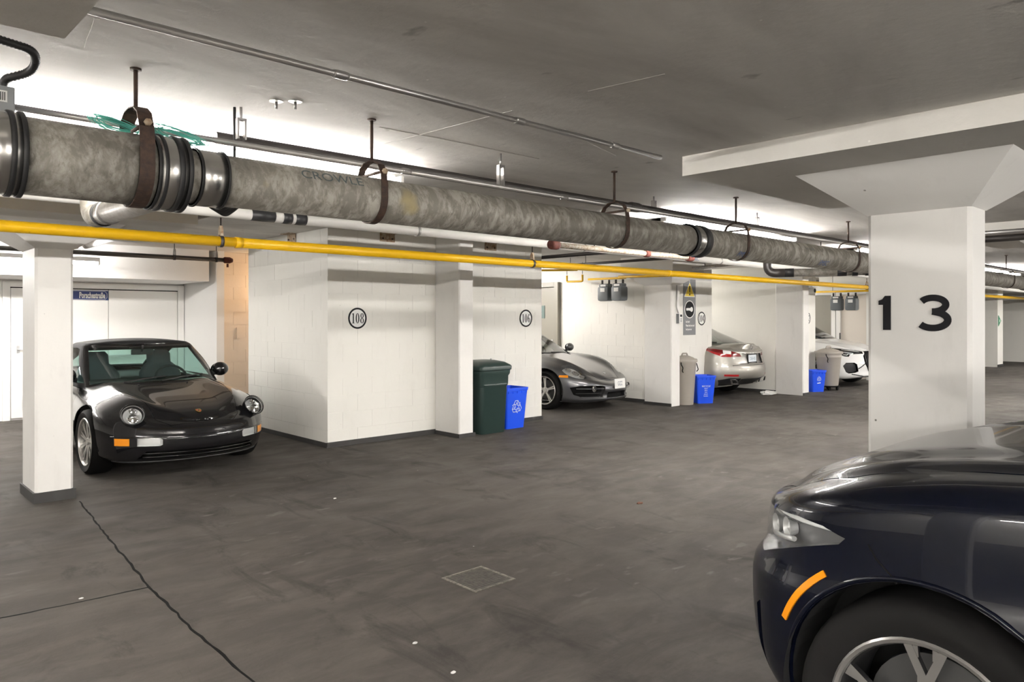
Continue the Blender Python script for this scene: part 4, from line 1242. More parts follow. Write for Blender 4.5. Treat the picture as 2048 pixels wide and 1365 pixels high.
class Panel:
    """a shell that is cut into parts; every cut follows a polygon projected along an axis"""
    def __init__(self, bm):
        self.bm = bm
        bm.normal_update()
        self.base = bm.copy()
        self.base.faces.ensure_lookup_table(); self.base.verts.ensure_lookup_table()
        self.base.normal_update()
        self.bvh = BVHTree.FromBMesh(self.base)
        self.lay = bm.faces.layers.int.new('part')
        self.n = 0
    def normal(self, co):
        loc, nrm, idx, dist = self.bvh.find_nearest(co)
        f = self.base.faces[idx]
        ws = poly_3d_calc([v.co for v in f.verts], loc)
        out = Vector()
        for v, w_ in zip(f.verts, ws): out += v.normal * w_
        return out.normalized() if out.length > 1e-6 else nrm
    def ray(self, o, d):
        loc, nrm, idx, dist = self.bvh.ray_cast(Vector(o), Vector(d))
        return (loc, self.normal(loc)) if loc is not None else (None, None)
    def cut(self, poly, axis, sel, over=(0,)):
        """mark the faces inside poly (2D, projected along axis) for which sel(centre, normal) holds"""
        bm = self.bm; lay = self.lay
        if isinstance(axis, str):
            i0, i1 = {'x': (1, 2), 'y': (0, 2), 'z': (0, 1)}[axis]
            U = Vector([1.0 if k == i0 else 0.0 for k in range(3)]); V = Vector([1.0 if k == i1 else 0.0 for k in range(3)])
        else:
            U, V = Vector(axis[0]), Vector(axis[1])
        lo = [min(p[i] for p in poly) - .002 for i in (0, 1)]; hi = [max(p[i] for p in poly) + .002 for i in (0, 1)]
        def cand(f):
            if f[lay] not in over: return False
            for i, D in ((0, U), (1, V)):
                vals = [v.co.dot(D) for v in f.verts]
                if max(vals) < lo[i] or min(vals) > hi[i]: return False
            return sel(f.calc_center_median(), f.normal)
        faces = [f for f in bm.faces if cand(f)]
        n = len(poly)
        area = sum(poly[i][0] * poly[(i + 1) % n][1] - poly[(i + 1) % n][0] * poly[i][1] for i in range(n))
        for i in range(n):
            p, q = poly[i], poly[(i + 1) % n]
            d = (q[0] - p[0], q[1] - p[1])
            l = math.hypot(*d)
            if l < 1e-6: continue
            nv = U * (d[1] / l) - V * (d[0] / l)
            co = U * p[0] + V * p[1]
            geom = set(faces)
            for f in faces:
                geom.update(f.edges); geom.update(f.verts)
            r = bmesh.ops.bisect_plane(bm, geom=list(geom), plane_co=co, plane_no=nv, dist=1e-6)
            faces = list({g for g in r['geom'] if isinstance(g, bmesh.types.BMFace) and g.is_valid} | {f for f in faces if f.is_valid})
        self.n += 1
        def inside(c):
            x, y = c.dot(U), c.dot(V)
            r = False
            for i in range(n):
                (xa, ya), (xb, yb) = poly[i], poly[(i + 1) % n]
                if (ya > y) != (yb > y) and x < (xb - xa) * (y - ya) / (yb - ya) + xa: r = not r
            return r
        for f in faces:
            if f[lay] in over and inside(f.calc_center_median()) and sel(f.calc_center_median(), f.normal): f[lay] = self.n
        return self.n
    def drop(self, pid):
        bmesh.ops.delete(self.bm, geom=[f for f in self.bm.faces if f[self.lay] == pid], context='FACES')
    def part(self, pid, name, mats, parent, lift=0, gap=0, lip=0, lip_mat=None, recess=None, wall_mat=1, floor_scale=1.0):
        """make a mesh from the faces of one part. gap shrinks it, lip folds its border inward,
        recess=(vector, depth) sinks it and adds side walls"""
        fs = [f for f in self.bm.faces if f[self.lay] == pid]
        if not fs: return None
        vs, idx = [], {}
        for f in fs:
            for v in f.verts:
                if v not in idx:
                    idx[v] = len(vs); vs.append(v)
        co = [v.co.copy() for v in vs]
        nr = [self.normal(c) for c in co]
        inp = set(fs)
        border = []
        for f in fs:
            for lp in f.loops:
                if sum(1 for g in lp.edge.link_faces if g in inp) == 1:
                    border.append((idx[lp.vert], idx[lp.link_loop_next.vert], f))
        if gap:
            pull = {}
            for a, b, f in border:
                d = (co[b] - co[a])
                if d.length < 1e-7: continue
                inn = f.normal.cross(d).normalized()
                for k in (a, b): pull[k] = pull.get(k, Vector()) + inn
            for k, v in pull.items():
                if v.length > 1e-6: co[k] = co[k] + v.normalized() * gap
        orig = [c.copy() for c in co]
        if lift: co = [c + n_ * lift for c, n_ in zip(co, nr)]
        faces = [[idx[v] for v in f.verts] for f in fs]
        mi = [0] * len(faces); smooth = [True] * len(faces)
        if recess:
            d, dep = recess
            cen = sum(co, Vector()) / len(co)
            fl = [(cen + (c - cen) * floor_scale) + (Vector(d) * dep if d is not None else -n_ * dep) for c, n_ in zip(co, nr)]
            base = len(co)
            rim = {}
            for a, b, f in border:
                for k in (a, b):
                    if k not in rim:
                        rim[k] = base + len(rim)
            order = sorted(rim, key=lambda k: rim[k])
            allco = fl + [co[k] for k in order]
            allnr = nr + [nr[k] for k in order]
            for a, b, f in border:
                faces.append([a, rim[a], rim[b], b][::-1]); mi.append(wall_mat); smooth.append(False)
            co, nr = allco, allnr
        elif lip:
            base = len(co)
            rim = {}
            for a, b, f in border:
                for k in (a, b):
                    if k not in rim: rim[k] = base + len(rim)
            order = sorted(rim, key=lambda k: rim[k])
            co = co + [(orig[k] if lift else co[k]) - nr[k] * lip for k in order]; nr = nr + [nr[k] for k in order]
            for a, b, f in border:
                faces.append([b, a, rim[a], rim[b]]); mi.append(wall_mat if lip_mat else 0); smooth.append(False)
        me = bpy.data.meshes.new(name)
        me.from_pydata(co, [], faces)
        me.polygons.foreach_set('material_index', mi)
        me.polygons.foreach_set('use_smooth', smooth)
        me.update()
        ln = []
        for p in me.polygons:
            for li in p.loop_indices:
                ln.append(tuple(nr[me.loops[li].vertex_index]) if p.use_smooth else tuple(p.normal))
        me.normals_split_custom_set(ln)
        return link(name, me, mats, parent)
    def line(self, pts, axis, r, name, mat, parent, frm=4.0, close=False, lift=0.0, n=6):
        """a thin strip of trim following pts projected onto the shell; axis '+x' means seen from +x"""
        sg = 1 if axis[0] == '+' else -1
        ai = 'xyz'.index(axis[1])
        oi = [i for i in (0, 1, 2) if i != ai]
        out = []
        pts = list(pts) + ([pts[0]] if close else [])
        dense = []
        for a, b in zip(pts, pts[1:]):
            k = max(1, int(math.hypot(b[0] - a[0], b[1] - a[1]) / .03))
            dense += [(a[0] + (b[0] - a[0]) * i / k, a[1] + (b[1] - a[1]) * i / k) for i in range(k)]
        dense.append(pts[-1])
        d = Vector((0, 0, 0)); d[ai] = -sg
        for p in dense:
            o = Vector((0, 0, 0)); o[oi[0]] = p[0]; o[oi[1]] = p[1]; o[ai] = sg * frm + (2 if ai == 0 else 0)
            loc, nrm = self.ray(o, d)
            if loc is not None: out.append(loc + nrm * lift)
        if len(out) < 2: return None
        return obj(name, tube(bmesh.new(), out, r, n), mat, parent)

def paint(name, col, metal=.5, rough=.32, flake=0, coat=1.0):
    m = simple(name, col, rough, metal, coat, .5 if metal > .1 else .15)
    m.node_tree.nodes['Principled BSDF'].inputs['Coat Roughness'].default_value = .025
    return m
def glass(name, tint, refl=1.0, alpha=1.0):
    m = bpy.data.materials.new(name); m.use_nodes = True
    nt = m.node_tree; nt.nodes.remove(nt.nodes['Principled BSDF'])
    out = nt.nodes['Material Output']
    tr = N(nt, 'ShaderNodeBsdfTransparent'); tr.inputs[0].default_value = (*tint, 1)
    gl = N(nt, 'ShaderNodeBsdfGlossy'); gl.inputs['Roughness'].default_value = .01
    gl.inputs['Color'].default_value = (refl, refl, refl, 1)
    lw = N(nt, 'ShaderNodeLayerWeight')
    pw = nt.nodes.new('ShaderNodeMath'); pw.operation = 'POWER'; pw.inputs[1].default_value = 5
    ma = nt.nodes.new('ShaderNodeMath'); ma.operation = 'MULTIPLY_ADD'; ma.inputs[1].default_value = .9; ma.inputs[2].default_value = .06
    nt.links.new(lw.outputs['Facing'], pw.inputs[0]); nt.links.new(pw.outputs[0], ma.inputs[0])
    mx = N(nt, 'ShaderNodeMixShader')
    nt.links.new(ma.outputs[0], mx.inputs[0]); nt.links.new(tr.outputs[0], mx.inputs[1]); nt.links.new(gl.outputs[0], mx.inputs[2])
    nt.links.new(mx.outputs[0], out.inputs[0])
    return m
M['tyre'] = simple('tyre_rubber', (.006, .0057, .0056), .8, spec=.15)
M['alloy'] = simple('silver_alloy', (.62, .61, .59), .28, .9)
M['alloy_dark'] = simple('dark_alloy', (.05, .05, .052), .4, .6)
M['chrome'] = simple('chrome', (.75, .75, .76), .08, 1)
M['reflector'] = simple('lamp_reflector', (.74, .74, .73), .28, .45)
M['lamp_grey'] = simple('lamp_grey_housing', (.24, .24, .245), .25, .5)
M['lamp_dark'] = simple('lamp_dark_housing', (.03, .03, .033), .3, .3)
M['lens'] = glass('clear_lamp_lens', (.97, .98, .98))
M['glass_green'] = glass('green_tinted_glass', (.62, .80, .76))
M['glass_grey'] = glass('grey_tinted_glass', (.50, .54, .52))
M['glass_dark'] = glass('dark_tinted_glass', (.10, .11, .11))
M['amber'] = simple('amber_lens', (.82, .28, .004), .25, coat=.6)
M['amber'].node_tree.nodes['Principled BSDF'].inputs['Subsurface Weight'].default_value = .0
M['red_lens'] = simple('red_lamp_lens', (.42, .012, .016), .12, coat=1)
M['dark_red'] = simple('dark_red_lens', (.16, .006, .008), .15, coat=1)
M['trim'] = simple('black_trim', (.018, .018, .019), .4)
M['cabin'] = simple('dark_leather', (.03, .031, .034), .55)
M['cabin_grey'] = simple('grey_leather', (.085, .09, .10), .6)
M['disc'] = simple('brake_disc', (.09, .09, .09), .5, .8)
M['well'] = simple('wheel_well_liner', (.006, .006, .006), .9)

def make_wheel(parent, x, y, R, rimR, W, spokes, style='plain', mat='alloy', face_mat=None):
    """tyre with a rim of separate spokes; y > 0 faces +y"""
    sg = 1 if y > 0 else -1
    t = empty('wheel', (x, y, R), 0 if sg > 0 else PI, parent)       # local +y looks outward
    h = W / 2
    prof = [(rimR - .012, -h + .02), (rimR + .004, -h + .008), (R * .90, -h - .004), (R * .975, -h + .016), (R, -h + .05), (R, h - .05), (R * .975, h - .016), (R * .90, h + .004), (rimR + .004, h - .008), (rimR - .012, h - .02)]
    bm = lathe(bmesh.new(), prof, 56, 'y', close=True)
    obj('tyre', bm, M['tyre'], t, True, 50)
    bm = lathe(bmesh.new(), [(rimR + .005, h - .009), (rimR - .002, h - .002), (rimR - .012, h - .006), (rimR - .016, h - .014)], 56, 'y')
    for f in [f for f in bm.faces if len(f.verts) > 4]: bm.faces.remove(f)
    obj('rim', bm, M[mat if style != 'vee' else 'alloy'], t, True, 40)
    bm = lathe(bmesh.new(), [(rimR - .0165, h - .014), (rimR - .022, h - .03), (rimR - .03, -h + .03), (rimR - .01, -h + .02)], 56, 'y')
    for f in [f for f in bm.faces if len(f.verts) > 4]: bm.faces.remove(f)
    obj('rim_barrel', bm, M[mat], t, True, 40)
    yo = h - .022
    def bar(bm, r0, a0, w0, r1, a1, w1, y0, y1, th):
        p = []
        for r, a, w_, yy in ((r0, a0, w0, y0), (r1, a1, w1, y1)):
            c = Vector((r * math.cos(a), 0, r * math.sin(a)))
            tn = Vector((-math.sin(a), 0, math.cos(a))) * w_ / 2
            p.append([c - tn + Vector((0, yy, 0)), c + tn + Vector((0, yy, 0)), c + tn * .7 + Vector((0, yy - th, 0)), c - tn * .7 + Vector((0, yy - th, 0))])
        A = [bm.verts.new(v) for v in p[0]]; B_ = [bm.verts.new(v) for v in p[1]]
        for k in range(4): 
            f = bm.faces.new((A[k], A[(k + 1) % 4], B_[(k + 1) % 4], B_[k]))
            f.material_index = 0 if k == 0 else 1
        bm.faces.new(A); bm.faces.new(B_)
    hub = rimR * .24
    for s in range(spokes):
        a = 2 * PI * s / spokes + PI / 2
        bm = bmesh.new()
        if style == 'plain':
            bar(bm, hub * .7, a, .055, rimR * .62, a, .034, yo - .012, yo - .004, .03)
            bar(bm, rimR * .60, a, .034, rimR - .012, a, .05, yo - .004, yo - .002, .03)
        elif style == 'twin':
            for q in (-1, 1): bar(bm, hub * .7, a + q * .10, .022, rimR - .012, a + q * .085, .02, yo - .014, yo - .002, .025)
        elif style == 'vee':
            bar(bm, hub * .6, a - .12, .045, rimR * .60, a - .05, .03, yo - .015, yo - .004, .035)
            bar(bm, hub * .6, a + .12, .045, rimR * .60, a + .05, .03, yo - .015, yo - .004, .035)
            bar(bm, rimR * .58, a - .06, .026, rimR - .006, a - .20, .022, yo - .004, yo + .006, .03)
            bar(bm, rimR * .58, a + .06, .026, rimR - .006, a + .20, .022, yo - .004, yo + .006, .03)
            bar(bm, rimR * .80, a - .13, .018, rimR - .004, a - .10, .012, yo, yo + .006, .02)
            bar(bm, rimR * .80, a + .13, .018, rimR - .004, a + .10, .012, yo, yo + .006, .02)
        o = obj('spoke', bm, [M[face_mat or mat], M['alloy_dark'] if style == 'vee' else M[mat]], t)
    bm = lathe(bmesh.new(), [(0, yo - .002), (hub * .55, yo - .003), (hub * .6, yo - .012), (hub, yo - .016), (hub * 1.05, yo - .05), (0, yo - .05)], 24, 'y')
    obj('hub', bm, M['alloy_dark' if style == 'vee' else mat], t, True, 35)
    bm = lathe(bmesh.new(), [(rimR * .2, 0), (rimR * .72, 0), (rimR * .72, -.025), (rimR * .2, -.025)], 32, 'y')
    obj('brake_disc', bm, M['disc'], t, True, 30)
    return t

def seat(parent, x, y, z, mat, s=1.0):
    """car seat facing -x"""
    bm = bmesh.new()
    secs = [(.46, .30, z + .0), (.48, .36, z + .10)]
    loft_rr(bm, [(.50, .46, .08, z), (.54, .50, .09, z + .09), (.50, .46, .09, z + .16)])
    obj('seat_cushion', bm, mat, parent, True, 50).location = (x, y, 0)
    bm = bmesh.new()
    loft_rr(bm, [(.14, .48, .06, z + .12, .25, 0), (.15, .50, .07, z + .35, .30, 0), (.13, .47, .06, z + .58, .37, 0), (.11, .36, .05, z + .66, .40, 0), (.11, .27, .05, z + .70, .41, 0), (.11, .27, .05, z + .80, .43, 0), (.07, .20, .03, z + .84, .44, 0)])
    obj('seat_back', bm, mat, parent, True, 50).location = (x, y, 0)

def build_car(sp, dens=1.0):
    """common construction; returns a dict with the root and the two shells"""
    root = thing(sp['name'], sp['label'], sp.get('cat', 'car'), (*sp['loc'], 0), sp['rz'])
    b = Panel(shell(sp['body'], dens))
    g = Panel(shell(sp['cabin'], dens))
    gb_, W2 = sp['cabin'], sp['W'] / 2
    R, rr = sp['R'], sp.get('arch', sp['R'] + .055)
    axles = sp['axles']
    # wheel arches
    for ax in axles:
        for sg in (1, -1):
            za = R + sp.get('arch_dz', .0)
            poly = [(ax + rr * math.cos(t), za + rr * math.sin(t)) for t in [2 * PI * i / 40 for i in range(40)]]
            pid = b.cut(poly, 'y', lambda c, n, sg=sg: c.y * sg > W2 * .45 and n.z < .75)
            b.drop(pid)
    # opening under the cabin
    fp = sp['opening']
    pid = b.cut(fp, 'z', lambda c, n: n.z > .2)
    b.drop(pid)
    return dict(root=root, b=b, g=g, sp=sp)

def finish_car(c, paint_mat, cabin_mat, glass_mat, interior=True, body_name='body'):
    root, b, g, sp = c['root'], c['b'], c['g'], c['sp']
    W2, R, axles = sp['W'] / 2, sp['R'], sp['axles']
    rr = sp.get('arch', R + .055); za = R + sp.get('arch_dz', 0)
    b.part(0, 'body', [paint_mat, M['trim']], root, lip=.012)
    g.part(0, 'cabin_frame', [cabin_mat, M['trim']], root, lip=.02)
    for ax in axles:
        for sg in (1, -1):
            bm = bmesh.new()
            n = 28
            rows = []
            for i in range(n + 1):
                t = PI * 1.12 * i / n - PI * .06
                rows.append([bm.verts.new((ax + rr * math.cos(t) * 1.01, sg * y, za + rr * math.sin(t) * 1.01)) for y in (W2 * .985 - sp.get('arch_in', .05), W2 - .36)])
            for p, q in zip(rows, rows[1:]): bm.faces.new((p[0], q[0], q[1], p[1]))
            bm.faces.new([r_[1] for r_ in rows])
            obj('wheel_well', bm, M['well'], root)
    bm = box(axles[0] + rr + .02, axles[1] - rr - .02, -W2 + .15, W2 - .15, sp['body']['zb'](sp['body']['x1'] / 2) + .01, sp['body']['zb'](sp['body']['x1'] / 2) + .05)
    obj('cabin_floor', bm, M['well'], root)
    if interior:
        i = sp['interior']
        for y in (-1, 1): seat(root, i['seat_x'], y * W2 * .40, i['seat_z'], i['mat'])
        bm = bmesh.new()
        dx, dz, dw = i['dash_x'], i['dash_z'], i['dash_w']
        prof = [(dx - .36, dz - .03), (dx - .15, dz + .02), (dx + .02, dz), (dx + .08, dz - .08), (dx + .06, dz - .3), (dx - .36, dz - .3)]
        M2 = frame((0, -dw, 0), (1, 0, 0), (0, 0, 1))
        prism(bm, prof, -2 * dw, M2)
        obj('dashboard', bm, M['cabin'], root)
        bm = bmesh.new()
        sy = i.get('wheel_y', W2 * .40)
        cx = Vector((dx + .22, sy, dz - .02))
        pts = [cx + Vector((.07 * math.sin(t), .185 * math.cos(t), .17 * math.sin(t))) for t in [2 * PI * k / 24 for k in range(25)]]
        tube(bm, pts, .015, 8, False)
        tube(bm, [cx + Vector((0, -.18, 0)), cx + Vector((-.02, 0, -.01)), cx + Vector((0, .18, 0))], .018, 6)
        tube(bm, [cx + Vector((-.2, 0, -.1)), cx], .03, 8)
        obj('steering_wheel', bm, M['cabin'], root)
        if i.get('rear'):
            bm = bmesh.new()
            loft_rr(bm, [(.3, 1.2, .1, i['seat_z'], 0, 0), (.16, 1.2, .07, i['seat_z'] + .2, .3, 0), (.12, 1.15, .06, i['seat_z'] + i.get('rear_h', .6), .45, 0)])
            obj('rear_seat', bm, i['mat'], root, True, 50).location = (i['rear'], 0, 0)

def mirror(root, mat, x, y, z, s=1.0, sg=1, arm=(0, -.1, -.05)):
    bm = bmesh.new()
    bmesh.ops.create_uvsphere(bm, u_segments=20, v_segments=12, radius=1)
    for v in bm.verts:
        k = 1.0 if v.co.x < 0 else .45
        v.co = Vector((v.co.x * .085 * s * k, v.co.y * .098 * s, v.co.z * .082 * s))
    m = obj('side_mirror', bm, mat, root, True)
    m.location = (x, sg * y, z)
    bm = lathe(bmesh.new(), [(.001, .0395 * s), (.07 * s, .0395 * s)], 20, 'x')
    for v in bm.verts: v.co.y *= 1.4
    obj('mirror_glass', bm, M['chrome'], m)
    obj('mirror_foot', tube(bmesh.new(), [(0, 0, -.04), (arm[0], sg * arm[1], arm[2])], [.022, .028], 10), M['trim'], m)
    return m

def plate(root, o, n, w, h, text, name='license_plate', col='sign_white', ink=None, size=.085, sx=.85, up=(0, 0, 1)):
    n = Vector(n).normalized(); up = Vector(up)
    xd = up.cross(n).normalized(); yd = n.cross(xd).normalized()
    Mx = frame(o, xd, yd)
    bm = prism(bmesh.new(), [(x, y) for x, y in rrect(w, h, .012, 3)], .006, Mx)
    p = obj(name, bm, M[col], root)
    if text:
        lettering(text, size, Mx @ Matrix.Translation((0, -.004, .0066)), 'plate_characters', ink or M['sign_black'], p, ext=.0003, sx=sx, bold=.001)
    return p, Mx

def round_lamp(root, o, n, r, name='headlight', depth=.07, bezel=None, inner=True):
    """round headlight: bezel, reflector bowl, two bulbs and a domed clear lens; n points outward"""
    n = Vector(n).normalized()
    u, w = basis(n)
    Mx = frame(o, u, n.cross(u))
    bm = lathe(bmesh.new(), [(r * .9, -depth), (r * 1.0, -.01), (r * 1.06, .004), (r * 1.02, .012), (r * .97, .006), (r * .93, -.012), (r * .6, -depth * .8), (0, -depth * .9)], 36)
    for f in [f for f in bm.faces if len(f.verts) > 6]: bm.faces.remove(f)
    bm.transform(Mx); L = obj(name, bm, bezel or M['reflector'], root, True, 50)
    bm = lathe(bmesh.new(), [(r * .945, -.006), (r * .9, -.02), (r * .6, -depth * .72), (.001, -depth * .8)], 36)
    for f in [f for f in bm.faces if len(f.verts) > 6]: bm.faces.remove(f)
    bm.transform(Mx); obj('reflector_bowl', bm, M['reflector'], L, True)
    if inner:
        zdir = Vector((0, 0, 1)); zz = (zdir - n * zdir.dot(n)).normalized()
        for dz, rad in ((-.34, .46), (.42, .30)):
            c = Vector(o) + zz * dz * r - n * depth * .55
            bm = lathe(bmesh.new(), [(rad * r * .3, -.02), (rad * r * .8, .0), (rad * r, .03), (rad * r * .92, .032), (rad * r * .6, .018), (0, .026)], 20)
            bm.transform(frame(c, u, n.cross(u)))
            obj('lamp_bowl', bm, M['chrome'], L, True, 50)
    bm = lathe(bmesh.new(), [(r * .99, .008), (r * .85, .026), (r * .5, .043), (.001, .05)], 36)
    for f in [f for f in bm.faces if len(f.verts) > 6]: bm.faces.remove(f)
    bm.transform(Mx); obj('lamp_lens', bm, M['lens'], L, True)
    return L

def mirrored(poly): return [(-p[0], p[1]) for p in poly]
def both_x(poly): return ((1, poly), (-1, [(-p[0], p[1]) for p in poly]))     # (y, z) polygons seen from the front
def both_z(poly): return ((1, poly), (-1, [(p[0], -p[1]) for p in poly]))     # (x, y) polygons seen from above
# ---------------------------------------------------------------- black convertible in the first bay
black_paint = paint('black_car_paint', (.006, .006, .007), 0, .25)
softtop = simple('black_canvas', (.02, .02, .021), .85)
def convertible():
    zs = K((0, .535), (.12, .56), (.3, .605), (.55, .67), (.93, .74), (1.4, .805), (1.9, .84), (2.6, .86), (3.2, .84), (3.7, .74), (4.1, .6), (4.25, .52))
    zc = K((0, .55), (.10, .61), (.22, .648), (.5, .708), (.9, .775), (1.2, .825), (1.35, .85), (2, .86), (3.1, .92), (3.6, .84), (4.0, .70), (4.25, .53))
    amp = K((0, 0), (.12, .0), (.26, .05), (.40, .072), (.7, .065), (1.0, .05), (1.5, .03), (2.0, 0))
    body = dict(x0=0, x1=4.25, cf=.80, nf=2.2, cr=.65,
        w=K((0, .80), (.5, .83), (.93, .85), (1.5, .835), (2.3, .845), (3.2, .845), (3.8, .825), (4.25, .80)),
        zb=K((0, .165), (.3, .155), (.5, .17), (2, .17), (3.8, .2), (4.25, .3)), zs=zs, zc=zc,
        inset=lambda q, x, f=K((0, .09), (.1, .03), (.25, .01), (.45, 0), (.65, .005), (.82, .03), (.92, .07), (1, .15)): f(q),
        xf=K((0, .14), (.2, .05), (.45, 0), (.64, 0), (.70, .014), (.82, .03), (.92, .06), (1, .12)), xr=K((0, .2), (.3, .02), (.6, 0), (1, .12)),
        top=lambda x, a: zs(x) + (zc(x) - zs(x)) * (1 - sstep(.5, .92, a)) + amp(x) * gauss(a, .77, .17))
    cz = K((1.18, 1.225), (1.6, 1.25), (2.2, 1.255), (2.9, 1.20), (3.3, 1.12), (3.55, 1.08))
    cabin = dict(x0=1.20, x1=3.55, cf=.40, nf=2.5, cr=.5, ns=50,
        w=K((1.2, .715), (2.2, .735), (3, .72), (3.55, .66)), zb=K((1.2, .79), (1.6, .81), (2.4, .83), (3.55, .86)), zs=cz, zc=K((1.18, 1.262), (1.6, 1.285), (2.2, 1.295), (2.9, 1.25), (3.55, 1.12)),
        inset=lambda q, x, f=K((0, 0), (.5, .05), (.85, .12), (.95, .145), (1, .18)): f(q), xf=lambda q: .70 * q + .03 * q * q, xr=K((0, 0), (.5, .30), (1, .78)), lf=1.6, lr=1.6)
    c = build_car(dict(name='convertible_car', label='black convertible sports car with round headlights parked in front of the white doors', W=1.735, R=.318, arch=.35, arch_dz=.012,
        axles=(.93, 3.2), loc=(2.745, 7.22), rz=PI / 2 + math.radians(.9), body=body, cabin=cabin,
        opening=[(1.36, -.48), (1.55, -.63), (3.2, -.60), (3.3, -.45), (3.3, .45), (3.2, .60), (1.55, .63), (1.36, .48)],
        interior=dict(seat_x=1.95, seat_z=.30, mat=M['cabin_grey'], dash_x=1.68, dash_z=.82, dash_w=.62, rear=2.55, rear_h=.5, wheel_y=-.34)))
    root, b, g = c['root'], c['b'], c['g']
    front = lambda c_, n: n.x < -.2 and c_.x < 1.0
    up = lambda c_, n: n.z > .3
    hood = b.cut([(.10, -.30), (.22, -.40), (.6, -.47), (1.12, -.57), (1.21, -.5), (1.26, -.2), (1.26, .2), (1.21, .5), (1.12, .57), (.6, .47), (.22, .40), (.10, .30), (.085, 0)], 'z', lambda c_, n: n.z > .15 and c_.x < 1.4 and c_.z > .42)
    b.part(hood, 'hood', [black_paint, M['trim']], root, gap=.004, lip=.012)
    for sg in (1, -1):
        d = [(1.42, .24), (1.36, .5), (1.40, .80), (2.62, .86), (2.72, .55), (2.58, .24)]
        pid = b.cut(d, 'y', lambda c_, n, sg=sg: c_.y * sg > .5 and abs(n.y) > .3)
        b.part(pid, 'door_panel', [black_paint, M['trim']], root, gap=.004, lip=.012)
    lamps = []
    for sg in (1, -1):
        Ud = (.707, .707 * sg, 0)
        pid = b.cut([(.325, .345), (.325, .392), (.345, .408), (.545, .408), (.545, .335), (.345, .335)] , (Ud, (0, 0, 1)), lambda c_, n, sg=sg: c_.y * sg > .1 and c_.x < .8 and abs(n.z) < .8)
        b.part(pid, 'bumper_lamp', [M['reflector'], M['reflector']], root, recess=((1, 0, 0), .035), floor_scale=.9)
        o = b.part(pid, 'lamp_lens', [M['lens'], M['trim']], root, lift=.001)
        pid = b.cut([(.615, .338), (.615, .405), (.765, .405), (.765, .338)], (Ud, (0, 0, 1)), lambda c_, n, sg=sg: c_.y * sg > .1 and c_.x < .9 and abs(n.z) < .8)
        o = b.part(pid, 'turn_signal', [M['amber'], M['trim']], root, lift=.004, lip=.004)
    vents = b.cut([(-.56, .205), (.56, .205), (.50, .285), (-.50, .285)], 'x', front)
    b.part(vents, 'air_intake', [M['black'], M['trim']], root, recess=((1, 0, 0), .07))
    for z in (.225, .262):
        b.line([(-.52, z), (.52, z)], '-x', .006, 'intake_slat', black_paint, root)
    b.line([(-.74, .42), (.74, .42)], '-x', .0055, 'bumper_crease_bead', black_paint, root, lift=.001)  # thin bead added along the bumper crease to catch a highlight
    b.line([(-.70, .175), (.70, .175)], '-x', .008, 'bumper_lip', M['trim'], root)
    # windshield with its painted frame, side and rear windows
    fr = lambda c_, n: n.x < -.40 and c_.x < 2.3
    f1 = g.cut([(-.72, .76), (.72, .76), (.58, 1.238), (-.58, 1.238)], 'x', fr)
    ws_ = g.cut([(-.655, .835), (.655, .835), (.54, 1.205), (-.54, 1.205)], 'x', fr, over=(0, f1))
    g.part(ws_, 'windshield', [M['glass_green']], root)
    g.part(f1, 'windshield_frame', [black_paint, M['trim']], root, lip=.03)
    for sg in (1, -1):
        pid = g.cut([(1.50, .852), (2.74, .862), (2.95, .96), (2.80, 1.10), (2.55, 1.18), (2.1, 1.205), (1.99, 1.19)], 'y', lambda c_, n, sg=sg: c_.y * sg > .3 and abs(n.y) > .35)
        g.part(pid, 'side_window', [M['glass_green']], root)
    pid = g.cut([(-.46, .93), (.46, .93), (.42, 1.15), (-.42, 1.15)], 'x', lambda c_, n: n.x > .15 and c_.x > 2.4)
    g.part(pid, 'rear_window', [M['glass_green']], root)
    finish_car(c, black_paint, softtop, M['glass_green'])
    for sg in (1, -1):
        round_lamp(root, (.262, sg * .590, .625), (-.84, sg * .16, .52), .104, bezel=black_paint)
        mirror(root, black_paint, 1.66, .815, .925, 1.0, sg)
        for x in (.93, 3.2): make_wheel(root, x, sg * (.856 - .135), .318, .232, .22, 10, 'twin')
    # wipers, rear view mirror, crest, washer nozzles
    for y0, y1 in ((-.02, -.50), (.36, -.08)):
        g.line([(y0, .842), ((y0 + y1) / 2, .868), (y1, .885)], '-x', .008, 'wiper', M['trim'], root, lift=.012)
    bm = box(-.015, .015, -.12, .12, -.03, .03, .012)
    o = obj('rear_view_mirror', bm, M['trim'], root); o.location = (1.86, .0, 1.145)
    obj('mirror_stem', tube(bmesh.new(), [(0, 0, .02), (-.02, 0, .075)], .012, 8), M['trim'], o)
    loc, nrm = b.ray((.215, 0, 2), (0, 0, -1))
    loc2, _ = b.ray((.28, 0, 2), (0, 0, -1))
    yd = (loc2 - loc).normalized()
    Mx = frame(loc + nrm * .001, (0, -1, 0), yd)
    sh = [(-.022, .024), (.022, .024), (.024, -.004), (.014, -.024), (0, -.033), (-.014, -.024), (-.024, -.004)]
    gold = simple('crest_gold', (.75, .50, .16), .25, .9)
    cr = obj('hood_crest', prism(bmesh.new(), [(x * 1.15, y * 1.15) for x, y in sh], .004, Mx), gold, root)
    for q, (sx, sy) in enumerate(((-1, 1), (1, -1))):
        obj('crest_field', prism(bmesh.new(), [(sx * .003, sy * .003 - .002), (sx * .02, sy * .003 - .002), (sx * .018, sy * .019 - .002), (sx * .003, sy * .022 - .002)], .001, Mx @ Matrix.Translation((0, 0, .004))), simple('crest_red', (.4, .03, .03), .3), cr)
    obj('crest_centre', prism(bmesh.new(), [(-.007, .007), (.007, .007), (.006, -.008), (-.006, -.008)], .0016, Mx @ Matrix.Translation((0, 0, .004))), M['sign_black'], cr)
